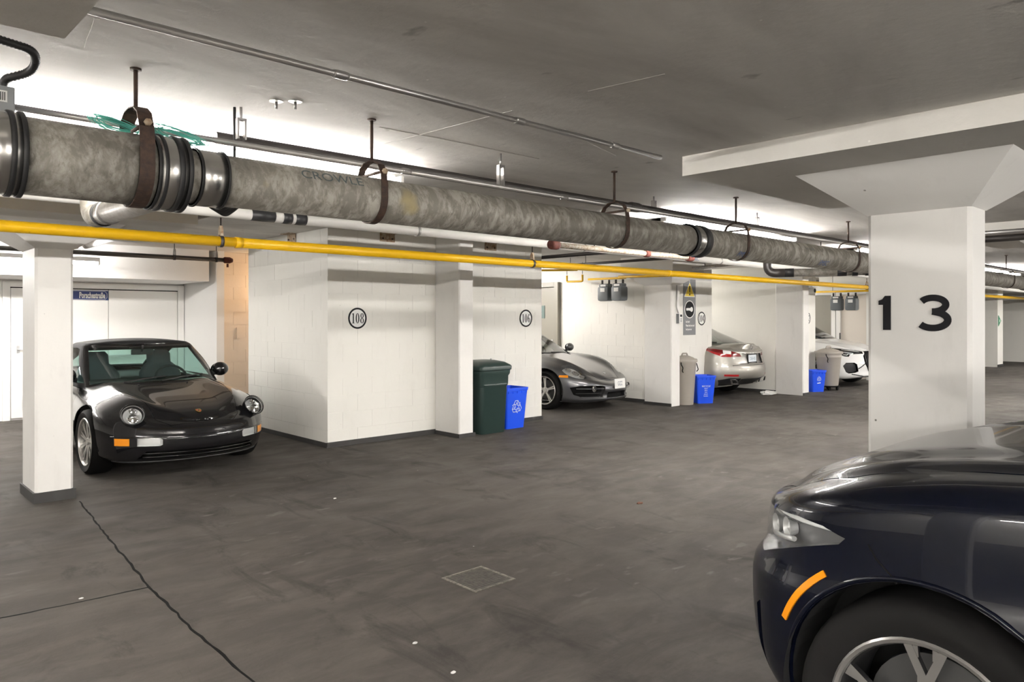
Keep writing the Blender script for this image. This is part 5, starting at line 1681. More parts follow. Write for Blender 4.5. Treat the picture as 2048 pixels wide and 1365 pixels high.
    for y in (-.25, .25):
        loc, nrm = b.ray((1.18, y, 2), (0, 0, -1))
        obj('washer_nozzle', lathe(bmesh.new(), [(.012, 0), (.008, .01), (0, .012)], 10, 'z', loc), M['trim'], root)
    return c
convertible()

# ---------------------------------------------------------------- dark suv beside the numbered column
def big_suv():
    navy = paint('navy_black_car_paint', (.002, .003, .008), .0, .25, coat=.42)
    zs = K((0, .875), (.2, .925), (.45, .99), (.65, 1.04), (.9, 1.08), (1.3, 1.11), (2.4, 1.12), (3.6, 1.13), (4.4, 1.10), (4.7, 1.0))
    zc = K((0, .89), (.2, .965), (.45, 1.045), (.65, 1.085), (.9, 1.12), (1.3, 1.155), (2.4, 1.18), (4.7, 1.0))
    flare = lambda x: .022 * gauss(x, .81, .40) + .022 * gauss(x, 3.68, .40)
    body = dict(x0=0, x1=4.70, cf=.62, nf=2.35, cr=.5, ns=90, nq=34,
        w=lambda x, f=K((0, .865), (.4, .905), (.85, .92), (1.5, .915), (2.6, .92), (3.69, .925), (4.3, .90), (4.7, .86)): f(x) + flare(x),
        zb=K((0, .25), (.3, .22), (1, .24), (4, .26), (4.7, .35)), zs=zs, zc=zc,
        inset=lambda q, x, f=K((0, .08), (.08, .03), (.22, .005), (.5, 0), (.58, .0), (.63, .014), (.8, .018), (.90, .026), (.945, .042), (.975, .075), (1, .14)): f(q),
        xf=K((0, .18), (.12, .06), (.3, .01), (.5, 0), (.60, .006), (.67, .04), (.73, .07), (.9, .08), (.96, .095), (1, .14)), xr=K((0, .2), (.3, 0), (.6, .05), (1, .25)),
        top=lambda x, a: zs(x) + (zc(x) - zs(x)) * (1 - sstep(.5, .93, a)) + .030 * sstep(.1, .5, x) * gauss(a, .83, .10) - .012 * sstep(.2, .6, x) * gauss(a, .62, .1))
    cz = K((1.2, 1.56), (2.0, 1.60), (3, 1.60), (4, 1.56), (4.6, 1.5))
    cabin = dict(x0=1.25, x1=4.55, cf=.4, cr=.4, ns=50, w=K((1.2, .80), (2.5, .82), (4.5, .76)), zb=K((1.2, 1.08), (4.6, 1.08)), zs=cz, zc=K((1.2, 1.62), (2.0, 1.67), (3, 1.68), (4.6, 1.6)),
        inset=lambda q, x: .20 * q ** 1.6, xf=lambda q: .82 * q, xr=lambda q: .5 * q, lf=1.6, lr=1.3)
    c = build_car(dict(name='suv_car', label='very dark blue suv with an amber side marker, parked beside the broad white column', W=1.90, R=.365, arch=.408, arch_dz=.012, arch_in=.03,
        axles=(.81, 3.68), loc=(3.16, 1.53), rz=-PI / 2, body=body, cabin=cabin,
        opening=[(1.5, -.66), (4.3, -.66), (4.3, .66), (1.5, .66)],
        interior=dict(seat_x=2.1, seat_z=.55, mat=M['cabin'], dash_x=1.75, dash_z=1.08, dash_w=.7, wheel_y=-.36)))
    root, b, g = c['root'], c['b'], c['g']
    front = lambda c_, n: n.x < -.2 and c_.x < .7
    hood = b.cut([(.15, -.42), (.30, -.62), (.55, -.735), (1.3, -.76), (1.42, -.6), (1.45, 0), (1.42, .6), (1.3, .76), (.55, .735), (.30, .62), (.15, .42), (.12, 0)], 'z', lambda c_, n: n.z > .2 and c_.x < 1.6 and c_.z > .8)
    b.part(hood, 'hood', [navy, M['trim']], root, gap=.006, lip=.015)
    for sg in (1, -1):
        near = lambda c_, n, sg=sg: c_.y * sg > .25 and c_.x < 1.2 and abs(n.z) < .85
        Ud = (.707, .707 * sg, 0)
        pid = b.cut([(.40, .69), (.40, .85), (.64, .868), (.90, .892), (1.0, .888), (1.065, .868), (1.05, .846), (.83, .765), (.64, .70)], (Ud, (0, 0, 1)), near)
        o = b.part(pid, 'headlight', [M['lamp_grey'], M['lamp_grey']], root, recess=((.75, -.66 * sg, 0), .06), floor_scale=.88)
        b.part(pid, 'headlight_lens', [M['lens'], M['trim']], root, lift=.001)
        # bright inner parts: two projector bowls, light guide and a lower chrome bar
        for s_, z_ in ((.60, .785), (.78, .82)):
            p0 = Vector((.707 * s_, .707 * sg * s_, z_))
            dd = Vector((-.707, .707 * sg, 0))
            loc, nrm = b.ray(p0 + dd * 2, -dd)
            if loc is None: continue
            u, w_ = basis(dd)
            bm = lathe(bmesh.new(), [(.020, -.04), (.034, -.012), (.037, -.006), (.032, -.012), (.022, -.03), (.020, -.018), (.0, -.008)], 24)
            bm.transform(frame(loc - dd * .022, u, dd.cross(u)))
            obj('projector_bowl', bm, M['reflector'], o, True, 45)
        for za, zb_, nm, m in ((.855, .88, 'light_guide', 'sign_white'), (.735, .80, 'lower_trim', 'reflector')):
            pts = []
            for i in range(9):
                s_ = .50 + (.50 if nm == 'light_guide' else .34) * i / 8
                z_ = za + (zb_ - za) * i / 8
                p0 = Vector((.707 * s_, .707 * sg * s_, z_)); dd = Vector((-.707, .707 * sg, 0))
                loc, nrm = b.ray(p0 + dd * 2, -dd)
                if loc is not None: pts.append(loc - dd * .03)
            if len(pts) > 2: obj(nm, tube(bmesh.new(), pts, .009, 8), M[m], o)
        # amber side marker, following the wheel arch
        a0, a1 = math.radians(157), math.radians(127)
        cx, cz_ = .81, .377
        arcp = [(cx + .472 * math.cos(a0 + (a1 - a0) * i / 8), cz_ + .472 * math.sin(a0 + (a1 - a0) * i / 8)) for i in range(9)]
        arcq = [(cx + .452 * math.cos(a0 + (a1 - a0) * i / 8), cz_ + .452 * math.sin(a0 + (a1 - a0) * i / 8)) for i in range(9)]
        pid = b.cut(arcp + arcq[::-1], 'y', near)
        b.part(pid, 'side_marker', [M['amber'], M['trim']], root, lift=.005, lip=.005)
        # fender: seam towards the bumper, seam towards the door
        ax = '+y' if sg > 0 else '-y'
        b.line([(.665, .868), (.69, .83), (.735, .79), (.745, .775)], ax, .003, 'bumper_seam', M['black'], root)
        b.line([(1.42, 1.06), (1.40, .8), (1.38, .35)], ax, .003, 'door_seam', M['trim'], root)
        # arch lip
        lip = [(cx + .408 * math.cos(t), cz_ + .408 * math.sin(t)) for t in [math.radians(168 - 156 * i / 30) for i in range(31)]]
        lp = [(cx + .417 * math.cos(t), cz_ + .417 * math.sin(t)) for t in [math.radians(165 - 150 * i / 30) for i in range(31)]]
        b.line(lp, ax, .008, 'arch_lip', navy, root, lift=.001)
        # corner air slot with a bright fin
        pid = b.cut([(.66, .33), (.66, .52), (.71, .55), (.72, .31)], (Ud, (0, 0, 1)), near)
        b.part(pid, 'corner_air_slot', [M['black'], M['trim']], root, recess=((.7, -.7 * sg, 0), .05))
        # kidney grille halves and lower intakes
        kg = b.cut([(sg * .03, .52), (sg * .03, .80), (sg * .38, .80), (sg * .42, .70), (sg * .36, .52)], 'x', front)
        b.part(kg, 'grille', [M['black'], M['chrome']], root, recess=((1, 0, 0), .06))
        for k in range(7):
            b.line([(sg * (.07 + .045 * k), .54), (sg * (.075 + .047 * k), .785)], '-x', .005, 'grille_slat', M['chrome'], root, lift=-.01)
    low = b.cut([(-.55, .30), (.55, .30), (.48, .44), (-.48, .44)], 'x', front)
    b.part(low, 'lower_intake', [M['black'], M['trim']], root, recess=((1, 0, 0), .07))
    fr = lambda c_, n: n.x < -.2 and c_.x < 2.6
    ws_ = g.cut([(-.72, 1.14), (.72, 1.14), (.58, 1.55), (-.58, 1.55)], 'x', fr)
    g.part(ws_, 'windshield', [M['glass_dark']], root)
    for sg in (1, -1):
        for poly in ([(1.75, 1.14), (2.70, 1.14), (2.70, 1.53), (2.25, 1.52)], [(2.78, 1.14), (3.95, 1.14), (3.8, 1.48), (2.78, 1.53)]):
            pid = g.cut(poly, 'y', lambda c_, n, sg=sg: c_.y * sg > .3 and abs(n.y) > .35)
            g.part(pid, 'side_window', [M['glass_dark']], root)
    finish_car(c, navy, navy, None)
    for sg in (1, -1):
        mirror(root, navy, 1.80, .99, 1.16, 1.15, sg)
        for x in (.81, 3.68): make_wheel(root, x, sg * (.945 - .155), .365, .258, .245, 5, 'vee', 'alloy_dark', 'alloy')
    return c
big_suv()

# ---------------------------------------------------------------- grey sports car behind the number 106
def grey_coupe():
    grey = paint('graphite_car_paint', (.085, .087, .092), .75, .34)
    zs = K((0, .48), (.15, .54), (.4, .645), (.7, .74), (.9, .785), (1.3, .835), (1.8, .86), (2.6, .88), (3.3, .90), (3.9, .83), (4.34, .62))
    zc = K((0, .50), (.15, .575), (.4, .66), (.8, .765), (1.2, .86), (1.45, .915), (2, .94), (3.3, .98), (4.34, .65))
    amp = K((0, 0), (.2, .0), (.4, .05), (.7, .075), (1.0, .07), (1.5, .04), (2.0, 0))
    body = dict(x0=0, x1=4.34, cf=.92, nf=2.15, cr=.6, w=K((0, .83), (.5, .86), (.9, .885), (1.6, .86), (2.3, .87), (3.3, .90), (4.34, .84)),
        zb=K((0, .17), (.3, .14), (.6, .15), (3.8, .17), (4.34, .3)), zs=zs, zc=zc,
        inset=lambda q, x, f=K((0, .06), (.08, .02), (.2, .012), (.45, 0), (.65, .005), (.82, .03), (.92, .07), (1, .16)): f(q),
        xf=K((0, .06), (.1, .02), (.3, .03), (.55, .0), (.75, .01), (.88, .05), (1, .15)), xr=K((0, .2), (.4, 0), (1, .2)),
        top=lambda x, a: zs(x) + (zc(x) - zs(x)) * (1 - sstep(.35, .8, a)) + amp(x) * gauss(a, .75, .16))
    cabin = dict(x0=1.22, x1=3.7, cf=.5, nf=2.4, cr=.6, ns=50, w=K((1.2, .72), (2.2, .75), (3.7, .62)), zb=K((1.2, .82), (1.7, .85), (3.7, .90)),
        zs=K((1.2, 1.20), (1.8, 1.235), (2.4, 1.235), (3.1, 1.16), (3.7, 1.05)), zc=K((1.2, 1.25), (1.8, 1.285), (2.4, 1.295), (3.1, 1.22), (3.7, 1.08)),
        inset=lambda q, x, f=K((0, 0), (.5, .07), (.85, .16), (.95, .19), (1, .225)): f(q), xf=lambda q: .86 * q, xr=lambda q: 1.0 * q ** 1.3, lf=1.7, lr=1.9)
    c = build_car(dict(name='coupe_car', label='graphite grey sports car with oval headlights and a front plate, behind the number 106', W=1.80, R=.325, arch=.36, arch_dz=.012,
        axles=(.92, 3.33), loc=(9.78, 7.80), rz=PI / 2 + math.radians(5), body=body, cabin=cabin, opening=[(1.5, -.5), (1.7, -.62), (3.2, -.6), (3.2, .6), (1.7, .62), (1.5, .5)],
        interior=dict(seat_x=2.0, seat_z=.28, mat=M['cabin'], dash_x=1.78, dash_z=.90, dash_w=.62, wheel_y=-.34)), .85)
    root, b, g = c['root'], c['b'], c['g']
    front = lambda c_, n: n.x < -.15 and c_.x < .8
    hood = b.cut([(.20, -.28), (.5, -.44), (1.2, -.56), (1.33, -.4), (1.36, 0), (1.33, .4), (1.2, .56), (.5, .44), (.20, .28), (.17, 0)], 'z', lambda c_, n: n.z > .2 and c_.x < 1.5 and c_.z > .4)
    b.part(hood, 'hood', [grey, M['trim']], root, gap=.005, lip=.012)
    for sg in (1, -1):
        near = lambda c_, n, sg=sg: c_.y * sg > .2 and c_.x < 1.0 and n.x < .2
        cen = Vector((.44, sg * .625, .695))
        U = Vector((.84, sg * .36, .40)).normalized()
        nn = Vector((-.50, sg * .12, .85)); nn = (nn - U * nn.dot(U)).normalized()
        V = nn.cross(U)
        cu, cv = cen.dot(U), cen.dot(V)
        poly = [(cu + .235 * math.cos(t), cv + (.125 + .02 * math.cos(t)) * math.sin(t)) for t in [2 * PI * i / 26 for i in range(26)]]
        pid = b.cut(poly, (U, V), lambda c_, n, sg=sg: c_.y * sg > .3 and c_.x < .85 and n.z > .05 and n.x < .1)
        o = b.part(pid, 'headlight', [M['reflector'], M['trim']], root, recess=(tuple(-nn), .05), floor_scale=.85)
        b.part(pid, 'headlight_lens', [M['lens'], M['trim']], root, lift=.002)
        for du, r in ((.11, .06), (-.03, .07), (-.15, .048)):
            p = cen + U * du
            loc, nrm = b.ray(p + nn * 1.0, -nn)
            if loc is not None and o:
                u, w_ = basis(nn)
                bm = lathe(bmesh.new(), [(r * .6, -.03), (r, .0), (r * .9, .004), (r * .55, -.012), (.0, .002)], 18)
                bm.transform(frame(loc - nn * .022, u, nn.cross(u)))
                obj('lamp_bowl', bm, M['chrome'], o, True, 45)
        Ud = (.707, .707 * sg, 0)
        pid = b.cut([(.88, .55), (.88, .59), (1.02, .59), (1.03, .555)], (Ud, (0, 0, 1)), near)
        b.part(pid, 'side_marker', [M['amber'], M['trim']], root, lift=.006, lip=.006)
        pid = b.cut([(sg * .34, .235), (sg * .31, .41), (sg * .36, .425), (sg * .66, .425), (sg * .76, .39), (sg * .72, .27), (sg * .64, .235)], 'x', lambda c_, n, sg=sg: n.x < -.1 and c_.x < .9)
        b.part(pid, 'side_intake', [M['black'], M['trim']], root, recess=((1, 0, 0), .07))
        b.line([(sg * .34, .372), (sg * .70, .372)], '-x', .009, 'intake_bar', grey, root)
        b.line([(sg * .36, .29), (sg * .70, .29)], '-x', .005, 'intake_slat', M['trim'], root, lift=-.02)
        loc, nrm = b.ray((-1, sg * .50, .375), (1, 0, 0))
        if loc is not None:
            bm = lathe(bmesh.new(), [(.030, -.03), (.050, -.01), (.054, .012), (.047, .012), (.03, -.005), (0, -.002)], 24)
            bm.transform(frame(loc, (0, -1, 0), (0, 0, 1)))
            obj('fog_lamp', bm, M['chrome'], root, True, 45)
        b.line([(sg * .34, .232), (sg * .66, .232)], '-x', .007, 'lower_lip_edge', grey, root)
        ddoor = [(1.45, .24), (1.40, .5), (1.5, .76), (2.65, .80), (2.72, .5), (2.6, .24)]
        pid = b.cut(ddoor, 'y', lambda c_, n, sg=sg: c_.y * sg > .5 and abs(n.y) > .3)
        b.part(pid, 'door_panel', [grey, M['trim']], root, gap=.005, lip=.012)
    pid = b.cut([(-.27, .215), (.27, .215), (.25, .31), (-.25, .31)], 'x', front)
    b.part(pid, 'centre_intake', [M['black'], M['trim']], root, recess=((1, 0, 0), .06))
    fr = lambda c_, n: n.x < -.15 and c_.x < 2.5
    ws_ = g.cut([(-.65, .885), (.65, .885), (.49, 1.19), (-.49, 1.19)], 'x', fr)
    g.part(ws_, 'windshield', [M['glass_grey']], root)
    for sg in (1, -1):
        pid = g.cut([(1.95, .91), (2.9, .92), (3.1, 1.02), (2.6, 1.17), (2.25, 1.18)], 'y', lambda c_, n, sg=sg: c_.y * sg > .3 and abs(n.y) > .3)
        g.part(pid, 'side_window', [M['glass_grey']], root)
    pid = g.cut([(-.45, .98), (.45, .98), (.36, 1.15), (-.36, 1.15)], 'x', lambda c_, n: n.x > .12 and c_.x > 2.4)
    g.part(pid, 'rear_window', [M['glass_grey']], root)
    finish_car(c, grey, grey, None)
    for sg in (1, -1):
        mirror(root, grey, 1.72, .89, .98, .95, sg)
        for x in (.92, 3.33): make_wheel(root, x, sg * (.885 - .135), .325, .235, .22, 5, 'twin')
    for y0, y1 in ((.0, .45), (-.35, .05)):
        g.line([(y0, .89), ((y0 + y1) / 2, .905), (y1, .91)], '-x', .009, 'wiper', M['trim'], root, lift=.012)
    loc, nrm = b.ray((-1, -.02, .43), (1, 0, 0))
    plate(root, loc + Vector((-.035, 0, .01)), (-1, 0, .05), .305, .16, 'GIZZ', size=.10, sx=.62, ink=simple('plate_grey_ink', (.25, .27, .33), .5))
    loc, nrm = b.ray((.30, 0, 2), (0, 0, -1))
    bm = lathe(bmesh.new(), [(.024, 0), (.02, .004), (0, .005)], 16); bm.transform(frame(loc, (0, -1, 0), (1, 0, .3)))
    obj('hood_crest', bm, M['reflector'], root)
    return c
grey_coupe()

# ---------------------------------------------------------------- silver sedan, seen from behind
def silver_sedan():
    sil = paint('champagne_silver_paint', (.36, .345, .31), .7, .42, coat=.5)
    L = 4.90
    zs = K((0, .60), (.3, .72), (.9, .84), (1.5, .91), (2.6, .95), (3.6, .97), (4.3, .98), (4.7, .965), (4.9, .93))
    zc = K((0, .62), (.3, .75), (.9, .90), (1.5, 1.0), (3.6, 1.02), (4.3, 1.035), (4.7, 1.04), (4.9, 1.035))
    body = dict(x0=0, x1=L, cf=.7, cr=.66, nr=2.3, nq=30, w=K((0, .83), (.6, .88), (1, .90), (2.5, .905), (3.8, .91), (4.5, .885), (4.9, .85)),
        zb=K((0, .2), (.5, .17), (4.2, .19), (4.6, .22), (4.9, .27)), zs=zs, zc=zc,
        inset=lambda q, x, f=K((0, .10), (.1, .04), (.25, .01), (.45, 0), (.6, .012), (.8, .03), (.9, .06), (1, .14)): f(q),
        xf=K((0, .15), (.2, .02), (.5, 0), (.8, .05), (1, .2)), xr=K((0, .24), (.12, .10), (.22, .02), (.38, .0), (.52, .02), (.60, .06), (.8, .085), (.9, .085), (1, .13)), lr=.75,
        top=lambda x, a: zs(x) + (zc(x) - zs(x)) * (1 - sstep(.45, .98, a)))
    cabin = dict(x0=1.35, x1=4.60, cf=.45, cr=.6, nr=2.3, ns=50, w=K((1.3, .76), (2.6, .78), (3.8, .76), (4.4, .70)), zb=K((1.3, .92), (2.5, .94), (4.4, .985)),
        zs=K((1.3, 1.36), (2.2, 1.40), (3.2, 1.38), (4.4, 1.32)), zc=K((1.3, 1.41), (2.2, 1.455), (3.2, 1.44), (4.4, 1.35)),
        inset=lambda q, x: .225 * q ** 1.5, xf=lambda q: .85 * q, xr=lambda q: 1.02 * q ** 1.1, lf=1.7, lr=1.9)
    c = build_car(dict(name='sedan_car', label='champagne silver sedan seen from behind, with red tail lamps and a plate', W=1.82, R=.33, arch=.365,
        axles=(.96, 3.78), loc=(13.18, 7.15 + L), rz=-PI / 2, body=body, cabin=cabin, opening=[(1.7, -.62), (4.0, -.62), (4.0, .62), (1.7, .62)],
        interior=dict(seat_x=2.2, seat_z=.42, mat=M['cabin_grey'], dash_x=1.9, dash_z=.95, dash_w=.66, rear=3.2, rear_h=.62)), .85)
    root, b, g = c['root'], c['b'], c['g']
    rear = lambda c_, n: n.x > .1 and c_.x > 4.3
    tl = b.cut([(4.10, -.60), (4.78, -.52), (4.82, -.3), (4.83, 0), (4.82, .3), (4.78, .52), (4.10, .60)], 'z', lambda c_, n: n.z > .35 and c_.z > .85)
    b.part(tl, 'trunk_lid', [sil, M['trim']], root, gap=.005, lip=.012)
    for sg in (1, -1):
        Ud = (-.707, .707 * sg, 0)                       # runs from the middle of the tail round the corner
        o_ = L * .707
        near = lambda c_, n, sg=sg: c_.y * sg > .15 and c_.x > 4.0 and abs(n.z) < .9
        S2 = lambda pts: [(s_ - o_, z_) for s_, z_ in pts]
        pid = b.cut(S2([(.345, .80), (.385, .855), (.56, .905), (.56, .80)]), (Ud, (0, 0, 1)), near)
        b.part(pid, 'tail_lamp_inner', [M['dark_red'], M['trim']], root, lift=.006, lip=.006)
        pid = b.cut(S2([(.565, .795), (.565, .845), (.70, .86), (.86, .885), (1.02, .925), (.90, .86), (.74, .80)]), (Ud, (0, 0, 1)), near)
        b.part(pid, 'tail_lamp', [M['red_lens'], M['trim']], root, lift=.006, lip=.006)
        pid = b.cut(S2([(.565, .848), (.565, .905), (.72, .925), (.72, .865)]), (Ud, (0, 0, 1)), near)
        b.part(pid, 'reversing_lamp', [M['sign_white'], M['trim']], root, lift=.005, lip=.005)
        pid = b.cut(S2([(.72, .866), (.72, .925), (.9, .95), (1.08, .958), (1.03, .928), (.87, .888)]), (Ud, (0, 0, 1)), near)
        b.part(pid, 'tail_lamp_outer', [M['dark_red'], M['trim']], root, lift=.006, lip=.006)
        pid = b.cut([(sg * .50, .43), (sg * .50, .465), (sg * .74, .47), (sg * .74, .435)], 'x', rear)
        b.part(pid, 'reflector', [M['red_lens'], M['trim']], root, lift=.004, lip=.004)
        pid = b.cut([(sg * .36, .24), (sg * .42, .385), (sg * .66, .40), (sg * .80, .36), (sg * .74, .24)], 'x', lambda c_, n: n.x > .0 and c_.x > 4.2)
        b.part(pid, 'exhaust_recess', [M['trim'], M['trim']], root, recess=((-1, 0, 0), .05))
        loc, nrm = b.ray((6, sg * .52, .325), (-1, 0, 0))
        if loc is not None:
            Mx = frame(loc, (0, 1, 0), (0, 0, 1))
            bm = bmesh.new()
            q = [(sg * x, z) for x, z in ((-.13, -.045), (-.05, .04), (.13, .05), (.09, -.035), (-.13, -.045))]
            stroke(bm, q, .014, .03, Mx); obj('exhaust_tip', bm, M['chrome'], root)
    pid = b.cut([(-.35, .20), (.35, .20), (.40, .375), (-.40, .375)], 'x', lambda c_, n: n.x > .0 and c_.x > 4.2)
    b.part(pid, 'diffuser', [M['trim'], M['trim']], root, recess=((-1, 0, 0), .03))
    pid = b.cut([(-.44, .655), (.44, .655), (.33, .845), (-.33, .845)], 'x', rear)
    rec = simple('plate_recess_silver', (.26, .25, .235), .3, .7)
    b.part(pid, 'plate_recess', [rec, M['trim']], root, recess=((-1, 0, 0), .03), floor_scale=.97)
    b.line([(-.36, .858), (.36, .858)], '+x', .010, 'chrome_strip', M['chrome'], root, lift=.004)
    b.line([(-.60, .635), (.60, .635)], '+x', .006, 'bumper_seam', M['trim'], root)
    loc, nrm = b.ray((7, 0, .745), (-1, 0, 0))
    p, Mx = plate(root, loc + Vector((-.022, 0, 0)), (1, 0, .05), .335, .20, None, 'plate_frame', 'sign_black')
    bm = prism(bmesh.new(), [(x, y) for x, y in rrect(.295, .135, .01, 3)], .002, Mx @ Matrix.Translation((0, .012, .0062)))
    q = obj('license_plate', bm, simple('plate_bluish_white', (.72, .77, .82), .5), root)
    lettering('OEH·B', .085, Mx @ Matrix.Translation((0, .004, .0086)), 'plate_characters', simple('plate_blue_ink', (.22, .30, .38), .5), q, ext=.0003, sx=.85)
    loc, nrm = b.ray((7, 0, .965), (-1, 0, 0))
    if loc is not None:
        Mx = frame(loc + Vector((.012, 0, 0)), (0, 1, 0), (.25, 0, 1))
        bm = bmesh.new(); stroke(bm, arc(0, 0, .065, .046, 0, 360, 32), .011, .006, Mx)
        stroke(bm, [(-.01, .034), (-.03, -.018), (.045, -.018)], .012, .006, Mx)
        obj('trunk_emblem', bm, M['chrome'], root)
    pid = g.cut([(-.66, 1.015), (.66, 1.015), (.50, 1.345), (-.50, 1.345)], 'x', lambda c_, n: n.x > .15 and c_.x > 3.0)
    g.part(pid, 'rear_window', [M['glass_grey']], root)
    pid = g.cut([(-.66, .99), (.66, .99), (.50, 1.345), (-.50, 1.345)], 'x', lambda c_, n: n.x < -.15 and c_.x < 2.6)
    g.part(pid, 'windshield', [M['glass_grey']], root)
    for sg in (1, -1):
        for poly in ([(2.0, .985), (2.75, .99), (2.75, 1.34), (2.4, 1.33)], [(2.82, .99), (3.75, 1.0), (3.35, 1.29), (2.82, 1.34)]):
            pid = g.cut(poly, 'y', lambda c_, n, sg=sg: c_.y * sg > .3 and abs(n.y) > .35)
            g.part(pid, 'side_window', [M['glass_grey']], root)
    finish_car(c, sil, sil, None)
    for sg in (1, -1):
        for x in (.96, 3.78): make_wheel(root, x, sg * (.90 - .135), .33, .225, .22, 10, 'plain')
        mirror(root, sil, 1.95, .98, 1.0, 1.2, sg)
    return c
silver_sedan()

# ---------------------------------------------------------------- white crossover beyond
def white_suv():
    wh = paint('white_car_paint', (.80, .80, .79), 0, .3)
    zs = K((0, .80), (.3, .87), (.7, .95), (1.2, 1.0), (2.4, 1.04), (3.8, 1.06), (4.48, .95))
    zc = K((0, .82), (.2, .90), (.5, .965), (.9, 1.02), (1.4, 1.08), (4.48, .95))
    body = dict(x0=0, x1=4.48, cf=.62, nf=2.35, cr=.5, w=K((0, .84), (.5, .89), (.9, .925), (1.5, .90), (3.5, .92), (4.48, .84)),
        zb=K((0, .22), (.4, .19), (4, .22), (4.48, .35)), zs=zs, zc=zc,
        inset=lambda q, x, f=K((0, .07), (.08, .02), (.25, .0), (.5, 0), (.62, .012), (.8, .02), (.9, .05), (1, .13)): f(q),
        xf=K((0, .10), (.08, .01), (.2, .02), (.45, 0), (.7, .03), (.9, .07), (1, .15)), xr=K((0, .2), (.3, 0), (1, .2)),
        top=lambda x, a: zs(x) + (zc(x) - zs(x)) * (1 - sstep(.5, .95, a)))
    cabin = dict(x0=.94, x1=4.3, cf=.4, cr=.4, ns=40, w=K((1.1, .78), (2.5, .80), (4.3, .74)), zb=K((1.1, 1.0), (4.3, 1.02)), zs=K((1.1, 1.49), (2, 1.53), (3.2, 1.52), (4.3, 1.42)), zc=K((1.1, 1.55), (2, 1.6), (3.2, 1.59), (4.3, 1.5)),
        inset=lambda q, x: .20 * q ** 1.6, xf=lambda q: .98 * q, xr=lambda q: .6 * q, lf=1.8, lr=1.3)
    c = build_car(dict(name='crossover_car', label='white crossover car half hidden behind the broad numbered column', W=1.85, R=.345, arch=.395,
        axles=(.88, 3.56), loc=(17.28, 6.50), rz=PI / 2, body=body, cabin=cabin, opening=[(1.5, -.64), (4.0, -.64), (4.0, .64), (1.5, .64)],
        interior=dict(seat_x=2.0, seat_z=.5, mat=M['cabin'], dash_x=1.75, dash_z=1.03, dash_w=.66, wheel_y=-.36)), .8)
    root, b, g = c['root'], c['b'], c['g']
    front = lambda c_, n: n.x < -.15 and c_.x < .8
    for sg in (1, -1):
        near = lambda c_, n, sg=sg: c_.y * sg > .2 and c_.x < 1.1 and abs(n.z) < .96
        Ud = (.707, .707 * sg, 0)
        pid = b.cut([(.38, .745), (.38, .795), (.60, .825), (.90, .865), (1.06, .872), (1.03, .81), (.94, .735), (.82, .685), (.74, .68), (.70, .735)], (Ud, (0, 0, 1)), near)
        o = b.part(pid, 'headlight', [M['lamp_dark'], M['trim']], root, recess=((.7, -.7 * sg, 0), .05), floor_scale=.93)
        b.part(pid, 'headlight_lens', [M['lens'], M['trim']], root, lift=.002)
        for s0, z0, s1, z1, m in ((.46, .785, .86, .835, 'sign_white'), (.62, .755, .84, .785, 'sign_white'), (.76, .715, .84, .73, 'sign_white'), (.93, .76, .99, .835, 'amber')):
            pts = []
            for i in range(6):
                s_ = s0 + (s1 - s0) * i / 5; z_ = z0 + (z1 - z0) * i / 5
                dd = Vector((-.707, .707 * sg, 0))
                loc, nrm = b.ray(Vector((.707 * s_, .707 * sg * s_, z_)) + dd * 2, -dd)
                if loc is not None: pts.append(loc - dd * .02)
            if len(pts) > 1 and o: obj('light_guide', tube(bmesh.new(), pts, .006 if m != 'amber' else .016, 8), M[m], o)
        pid = b.cut([(.52, .36), (.56, .52), (.62, .555), (.80, .55), (.86, .48), (.80, .345), (.74, .315), (.60, .33)], (Ud, (0, 0, 1)), near)
        b.part(pid, 'corner_intake', [M['trim'], M['black']], root, recess=((.7, -.7 * sg, 0), .06), floor_scale=.85)
        b.line([(sg * .45, .52), (sg * .60, .42)], '-x', .012, 'intake_blade', M['trim'], root)
        pid = b.cut([(sg * .02, .34), (sg * .02, .80), (sg * .30, .80), (sg * .44, .70), (sg * .44, .52), (sg * .30, .34)], 'x', front)
        b.part(pid, 'grille', [M['black'], M['chrome']], root, recess=((1, 0, 0), .05))
        for k in range(6):
            b.line([(sg * (.06 + .06 * k), .38 + max(0, k - 3) * .05), (sg * (.06 + .06 * k), .78 - max(0, k - 4) * .04)], '-x', .007, 'grille_slat', M['trim'], root, lift=-.01)
        b.line([(sg * .0, .245), (sg * .45, .245), (sg * .72, .30)], '-x', .012, 'lower_blade', M['trim'], root)
    hood = b.cut([(.16, -.5), (.4, -.68), (1.2, -.74), (1.32, 0), (1.2, .74), (.4, .68), (.16, .5), (.13, 0)], 'z', lambda c_, n: n.z > .25 and c_.x < 1.5 and c_.z > .7)
    b.part(hood, 'hood', [wh, M['trim']], root, gap=.005, lip=.012)
    ws_ = g.cut([(-.72, 1.055), (.72, 1.055), (.57, 1.48), (-.57, 1.48)], 'x', lambda c_, n: n.x < -.15 and c_.x < 2.5)
    g.part(ws_, 'windshield', [M['glass_dark']], root)
    for sg in (1, -1):
        for poly in ([(1.62, 1.06), (2.62, 1.06), (2.62, 1.45), (2.22, 1.44)], [(2.70, 1.06), (3.8, 1.07), (3.6, 1.40), (2.70, 1.45)]):
            pid = g.cut(poly, 'y', lambda c_, n, sg=sg: c_.y * sg > .3 and abs(n.y) > .35)
            g.part(pid, 'side_window', [M['glass_dark']], root)
    finish_car(c, wh, wh, None)
    for sg in (1, -1):
        for x in (.88, 3.56): make_wheel(root, x, sg * (.925 - .14), .345, .24, .225, 5, 'twin')
        mirror(root, wh, 1.75, .98, 1.08, 1.3, sg)
    return c
white_suv()

